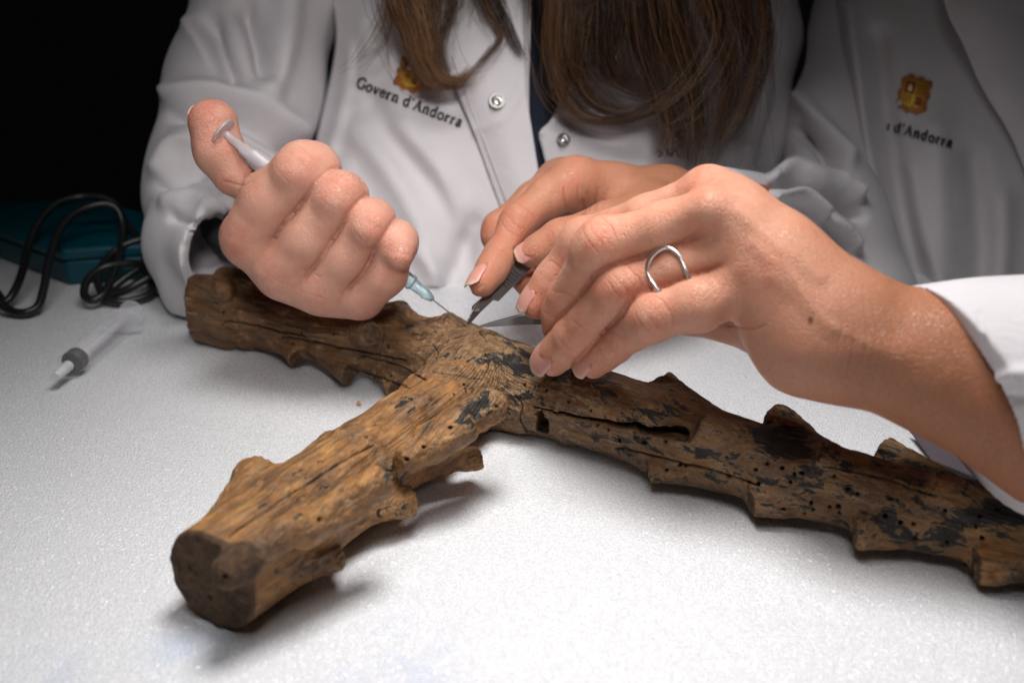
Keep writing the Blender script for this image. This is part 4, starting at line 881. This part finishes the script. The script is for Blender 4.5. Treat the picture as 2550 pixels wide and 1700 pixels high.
HG = [  # last value is strand tone: highlit locks paler, unlit back layers darker by colour
 ([(975, -160, .56), (985, 0, .563), (1012, 70, .568), (1035, 150, .572), (1075, 208, .575), (1130, 216, .574), (1168, 196, .570)], 190, 13, .55, .75),
 ([(1010, -160, .56), (1040, 0, .562), (1058, 90, .566), (1072, 160, .57), (1112, 202, .572), (1160, 192, .57), (1178, 160, .57)], 190, 15, .5, .9),
 ([(1065, -160, .562), (1075, 0, .566), (1075, 70, .568), (1085, 140, .572), (1130, 185, .573)], 120, 13, .6, .5),
 ([(1110, -160, .562), (1130, 0, .566), (1115, 40, .568), (1095, 110, .572), (1110, 170, .573)], 60, 10, .6, .4),
 ([(1180, -160, .565), (1205, 0, .57), (1235, 60, .574), (1246, 95, .575), (1215, 135, .575), (1182, 170, .573), (1150, 208, .572)], 55, 5, .7, .62),
 ([(1195, -160, .565), (1240, 0, .57), (1262, 60, .575), (1290, 120, .577), (1310, 150, .578)], 60, 9, .7, .3),
 ([(955, -160, .57), (960, 0, .573), (930, 90, .578), (880, 160, .582), (850, 175, .584)], 7, 5, 1.6, .6),
 ([(970, -160, .57), (980, 0, .573), (960, 100, .578), (920, 150, .58), (890, 185, .583)], 6, 4, 1.4, .6),
 ([(1390, -160, .555), (1385, 0, .56), (1380, 100, .566), (1390, 180, .57), (1405, 240, .572), (1450, 290, .572), (1530, 302, .570), (1610, 282, .568), (1680, 240, .566)], 260, 13, .7, .68),
 ([(1440, -160, .55), (1440, 0, .555), (1430, 120, .56), (1440, 200, .565), (1490, 262, .566), (1580, 280, .564), (1690, 215, .56)], 260, 17, .6, .42),
 ([(1500, -160, .545), (1510, 0, .55), (1510, 120, .556), (1550, 200, .56), (1640, 220, .56), (1740, 130, .556)], 280, 26, .6, .22),
 ([(1570, -160, .545), (1590, 0, .55), (1610, 130, .556), (1650, 250, .56), (1690, 340, .562), (1722, 425, .562)], 260, 20, .55, .36),
 ([(1650, -160, .545), (1670, 0, .55), (1700, 130, .556), (1730, 250, .56), (1742, 350, .562), (1728, 438, .562)], 280, 22, .55, .42),
 ([(1740, -160, .55), (1770, 0, .555), (1805, 120, .56), (1815, 220, .564), (1795, 320, .566), (1762, 428, .566)], 280, 20, .5, .48),
 ([(1810, -160, .555), (1840, 0, .56), (1872, 110, .565), (1868, 210, .568), (1840, 300, .57), (1800, 370, .57)], 190, 17, .6, .42),
 ([(1870, -160, .555), (1900, 0, .56), (1915, 90, .565), (1902, 180, .568), (1870, 260, .57)], 70, 12, .8, .35),
 ([(1640, 230, .556), (1662, 310, .558), (1655, 360, .56), (1632, 398, .562)], 26, 9, 1.2, .65),
 ([(1740, -100, .54), (1780, 60, .546), (1730, 190, .55), (1640, 268, .552), (1530, 306, .556)], 22, 20, .9, .75),
 ([(1800, -100, .54), (1840, 60, .546), (1790, 200, .55), (1700, 300, .552), (1590, 330, .556)], 10, 18, 1.0, .75),
 ([(1860, -100, .55), (1900, 60, .556), (1860, 240, .56), (1800, 350, .562), (1745, 420, .564)], 40, 16, .9, .7),
 ([(1400, -160, .575), (1500, -40, .588), (1600, 60, .592), (1700, 130, .592)], 300, 42, .8, .05),
 ([(1330, -160, .578), (1350, -40, .584), (1370, 60, .588), (1400, 150, .588)], 160, 18, .8, .05),
 ([(1560, -100, .58), (1640, 40, .588), (1700, 180, .59), (1740, 330, .59)], 260, 38, .6, .05)]
HG += [([(u - 20, -640, .47), (u, -420, .50), (u + 10, -240, .53), (u + 10, -60, .556), (u + 6, 60, .57)], 150, 34, .8, .15) for u in (1330, 1420, 1510, 1600, 1690, 1780, 1870, 1000, 1080, 1170)]
HG += [(q[0], max(8, q[1] // 12), q[2] * 2.6, 1.0, .6) for q in HG[:18]]
hair(HG, pa)

strokes([([(1125, 140), (1162, 240), (1200, 335), (1242, 450), (1278, 550)], 3)], GP, .0012, 'seam', simple('seam_thread', (0.55, 0.52, 0.54), 0.8), plk)
# ================================================================== tools
def along(p, q, t): return np.asarray(p) + (np.asarray(q) - np.asarray(p)) * t
s0, s1 = P(551, 326, .441), P(1176, 824, .4475); ax = nrm(s1 - s0)
def at_px(u): return along(s0, s1, (u - 551) / 625.0)
syr = thing('syringe', 'slim syringe gripped in the fist, its needle touching the wood of the joint', 'syringe')
def lpart(name, u0, u1, prof, mat, parent, n=32):
    a, b = at_px(u0), at_px(u1); L = np.linalg.norm(b - a); V, F = lathe([(t * L, px(r, .443)) for t, r in prof], a, b, n); o = make_mesh(name, V, F, mat, parent); fix_normals(o); sharp(o); return o
pr = lpart('plunger', 551, 660, [(0, 36), (.035, 38), (.06, 38), (.07, 34), (.08, 12), (.45, 12), (.5, 17), (1, 18)], FROST, syr)
e = nrm(np.cross(ax, [0, 0, 1])); 
lpart('barrel', 628, 1000, [(0, 24), (.02, 24.5), (.96, 24.5), (1, 14)], FROST, syr)
hb = lpart('needle_hub', 990, 1078, [(0, 18), (.05, 19.5), (.30, 18.5), (.33, 20), (.40, 20), (.43, 15.5), (.70, 13), (.74, 15), (.80, 14), (.97, 8), (1, 4)], HUB, syr)
lpart('needle', 1070, 1174, [(0, 2.0), (.95, 2.0), (1, 0.5)], DARKSTEEL, syr, 12)
# syringe lying on the foam
b0, b1 = T(172, 909, .0068), T(301, 801, .0068); bx = nrm(b1 - b0); sy = thing('syringe', 'clear syringe with a black rubber stopper lying on the foam by the cable', 'syringe')
def sp2(name, t0, prof, mat, parent, n=40):
    V, F = lathe(prof, b0 + bx * t0, b1 + bx, n); o = make_mesh(name, V, F, mat, parent); fix_normals(o); sharp(o); return o
LB = np.linalg.norm(b1 - b0); r = .0063
sp2('barrel', 0, [(-.003, .0016), (-.0028, .0022), (0, .0030), (.0002, r), (LB, r)], CLEAR, sy)
sp2('tip', 0, [(-.0135, .0010), (-.0135, .0020), (-.001, .0027), (-.0005, .0026), (-.0005, .0008)], simple('tip_plastic', (0.8, 0.8, 0.83), 0.3, Alpha=0.7), sy)
st_ = sp2('rubber_stopper', 0.0016, [(0, .0001), (.0012, r - .0016), (.002, r - .0008), (.0036, r - .0008), (.0040, r - .0017), (.0052, r - .0017), (.0056, r - .0008), (.0072, r - .0008), (.0076, r - .0018), (.009, .002)], BLACK_RUBBER, sy)
pl2 = sp2('plunger', .010, [(0, .0024), (.004, .0043), (.005, .0018), (LB + .002, .0018), (LB + .0025, .0018), (LB + .0028, .0068), (LB + .0042, .0068), (LB + .0044, .002)], CLEAR2, sy)
e1 = nrm(np.cross(bx, [0, 0, 1.0])); e2 = np.cross(e1, bx); V = []; F = []
ang = np.linspace(0, 2 * math.pi, 33)[:-1]
for k, t in enumerate((LB - .0002, LB + .0012)):
    for a in ang: V.append(b0 + bx * t + e1 * math.cos(a) * .0118 + e2 * math.sin(a) * .0066)
F = [(i, (i + 1) % 32, 32 + (i + 1) % 32, 32 + i) for i in range(32)] + [tuple(range(32))[::-1], tuple(range(32, 64))]
o = make_mesh('finger_flange', V, F, CLEAR2, sy); sharp(o)

def plate(name, pts, d, thick, mat, parent, tilt=0.00007, n=None):
    "extruded outline; pts are (u, v) or (u, v, dd); real thickness along the view of its face"
    V = [P(p[0], p[1], d + (p[2] if len(p) > 2 else 0) + tilt * (p[0] - 1180)) for p in pts]; n = camvec(n or (0.75, -0.25, 1)); k = len(V)
    V2 = V + [q - n * thick for q in V]; F = [tuple(range(k)), tuple(range(k, 2 * k))[::-1]] + [(i, i + k, (i + 1) % k + k, (i + 1) % k) for i in range(k)]
    o = make_mesh(name, V2, F, mat, parent, smooth=False); fix_normals(o); b = o.modifiers.new('bevel', 'BEVEL'); b.width = min(0.00018, thick * .3); b.segments = 2; return o
Z = lambda l: [(900 + x / 4.276, 600 + y / 4.276) for x, y in l]
sc = thing('scalpel', 'small steel scalpel held by the hand at the back, blade tip over the joint', 'scalpel')
plate('handle', Z([(1900, 60), (1980, 120), (1660, 445), (1462, 642), (1440, 638), (1425, 625), (1395, 640), (1270, 760), (1190, 748), (1196, 700), (1370, 545), (1400, 505), (1620, 250)]), .4515, .0016, STEEL, sc)
plate('blade', Z([(1196, 705), (1268, 762), (1185, 852), (1131, 906), (1124, 862), (1150, 810)]), .4509, .0005, DARKSTEEL, sc)
plate('rivet', Z([(1200, 740), (1255, 715), (1262, 730), (1240, 752), (1205, 756)]), .4503, .0007, SILVER, sc)
for k in range(6):
    c = np.array([1520 + k * 26, 470 - k * 26]); q = [(c[0] - 44, c[1] - 52), (c[0] - 35, c[1] - 58), (c[0] + 4, c[1] - 10), (c[0] + 52, c[1] + 26), (c[0] + 45, c[1] + 34), (c[0] - 8, c[1] - 2)]
    plate('grip_ridge', Z(q), .4508, .0006, DARKSTEEL, sc)
tw = thing('tweezers', 'pointed steel tweezers held by the front hand under its fingers', 'tweezers')
plate('arm', [(1190, 813.5), (1230, 802), (1296, 785), (1356, 780), (1560, 782), (1560, 808), (1356, 808), (1300, 809), (1230, 813.5), (1191, 815.5)], .4310, .0011, STEEL, tw, -.00003)
plate('arm', [(1191, 813.5), (1230, 801), (1300, 782), (1560, 778), (1560, 804), (1300, 806), (1230, 812), (1192, 815)], .4335, .0011, DARKSTEEL, tw, -.00002)
for k in range(9): plate('grip_ridge', [(1330 + k * 6, 784), (1332.5 + k * 6, 784), (1332.5 + k * 6, 806), (1330 + k * 6, 806)], .4307, .0004, DARKSTEEL, tw, -.00003)
# ring: a wavy wire with an open circle on the back of the finger
rp = [(1651, 733), (1645, 727), (1632, 713), (1617, 690), (1611, 665), (1624, 638), (1657, 616), (1688, 632), (1704, 664), (1715, 688), (1719, 700)]
fa, fb = P(1850, 598, .336), P(1556, 706, .351); fu = nrm(fb - fa); rpts = []
ru, rv, rd = proj(V2)
for (u, v) in rp:
    k = np.hypot(ru - u, rv - v) < 7; rpts.append((u, v, rd[k].min() - .0006))
rg = np.array(rpts); rg[0, 2] = rg[1, 2] + .0035; rg[-1, 2] = rg[-2, 2] + .0015; rg[1:-1, 2] = (rg[:-2, 2] + rg[1:-1, 2] + rg[2:, 2]) / 3; rpts = [P(*q) for q in rg]
last, first = rpts[-1], rpts[0]
def on_finger(p): return fa + fu * ((p - fa) @ fu)
ca_, cb_ = on_finger(last), on_finger(first); R_ = px(60, .347)
rpts += [last + FWD * .0045 - UP * .0012, ca_ + FWD * (R_ + .0004) - UP * .0010, (ca_ + cb_) / 2 + FWD * (R_ + .0008), cb_ + FWD * R_ - UP * .0012, first + FWD * .004 - UP * .0016, first]
tag(tube('finger_ring', rpts, px(5.4, .335), SILVER, n=16, smooth_steps=10), 'thin silver wavy ring on the ring finger of the front hand', 'ring')
# cable
kz = lambda l: np.array([P(x / 2.852, 450 + y / 2.852, d) for x, y, d in l])
c1 = kz([(-120, 700, .575), (-20, 800, .570), (40, 862, .566), (110, 770, .572), (160, 640, .585), (200, 470, .60), (280, 290, .612), (400, 165, .622), (560, 116, .63), (720, 118, .632), (825, 175, .632), (885, 290, .63), (970, 400, .622), (1020, 520, .61), (1075, 620, .60), (1120, 700, .59), (1085, 790, .58),
         (980, 845, .574), (850, 868, .570), (755, 832, .571), (698, 740, .577), (705, 650, .585), (770, 540, .598), (900, 450, .606), (1080, 395, .61), (1240, 380, .61), (1330, 440, .605), (1355, 550, .598), (1310, 660, .588), (1230, 745, .582), (1120, 775, .580), (1060, 700, .586), (1030, 620, .594)])
c2 = kz([(-60, 780, .560), (0, 870, .557), (80, 925, .555), (180, 945, .554), (270, 890, .558), (312, 760, .566), (345, 580, .578), (405, 390, .592), (490, 265, .602), (610, 195, .61), (750, 165, .615), (835, 210, .617), (872, 320, .615), (868, 430, .608), (840, 560, .594), (795, 690, .580), (740, 800, .570), (655, 850, .566), (597, 805, .569), (625, 700, .577), (730, 620, .585), (860, 590, .588),
         (985, 595, .588), (1080, 660, .580), (960, 740, .575), (860, 790, .574), (745, 815, .575), (890, 690, .583), (1050, 590, .592), (1210, 490, .602), (1315, 432, .607), (1400, 400, .615)])
cab = thing('power_cable', 'black cable lying in loose loops in front of the teal box', 'cable')
for c in (c1, c2):
    c[:, 2] = np.maximum(c[:, 2], .0028); tube('cable_strand', c, 0.0024, BLACK_RUBBER, cab, 14, 8)
# teal box
bc = np.array(T(172, 709, 0.0)); er = nrm(np.array(T(372, 694, 0)) - bc); e_r = er * .098
el = nrm(np.array([-er[1], er[0], 0.0]) * 1.0 + np.array([-1.25, 0.2, 0])); box = thing('storage_box', 'low translucent teal plastic box behind the black cable', 'box')
def bxm(name, z0, z1, g, bev):
    p = [bc - (er + el) * g, bc + e_r + (er - el) * g, bc + e_r + el * (.16 + g) + er * g, bc + el * (.16 + g) - er * g]; V = [q + [0, 0, z0] for q in p] + [q + [0, 0, z1] for q in p]
    o = make_mesh(name, V, [(3, 2, 1, 0), (4, 5, 6, 7), (0, 1, 5, 4), (1, 2, 6, 5), (2, 3, 7, 6), (3, 0, 4, 7)], TEAL, box, smooth=False); fix_normals(o); b = o.modifiers.new('bevel', 'BEVEL'); b.width = bev; b.segments = 3
bxm('box_body', 0.0003, .015, 0, .002); bxm('lid', .0152, .0225, .0012, .002)

# small crumb of old wood broken off on the foam
cv = T(893, 1002, .0008); V = [cv + np.array(q) * .0011 for q in ((-1, -.6, -.7), (1, -.7, -.7), (.8, .7, -.7), (-.7, .9, -.7), (-.5, -.3, .6), (.7, -.2, .3), (.3, .5, .7))]
tag(make_mesh('wood_crumb', V, [(3, 2, 1, 0), (0, 1, 5, 4), (1, 2, 6, 5), (2, 3, 6), (3, 0, 4, 6), (4, 5, 6)], simple('crumb_wood', (.5, .24, .07), .7), smooth=False), 'tiny orange wood crumb on the foam in front of the left arm', 'crumb')
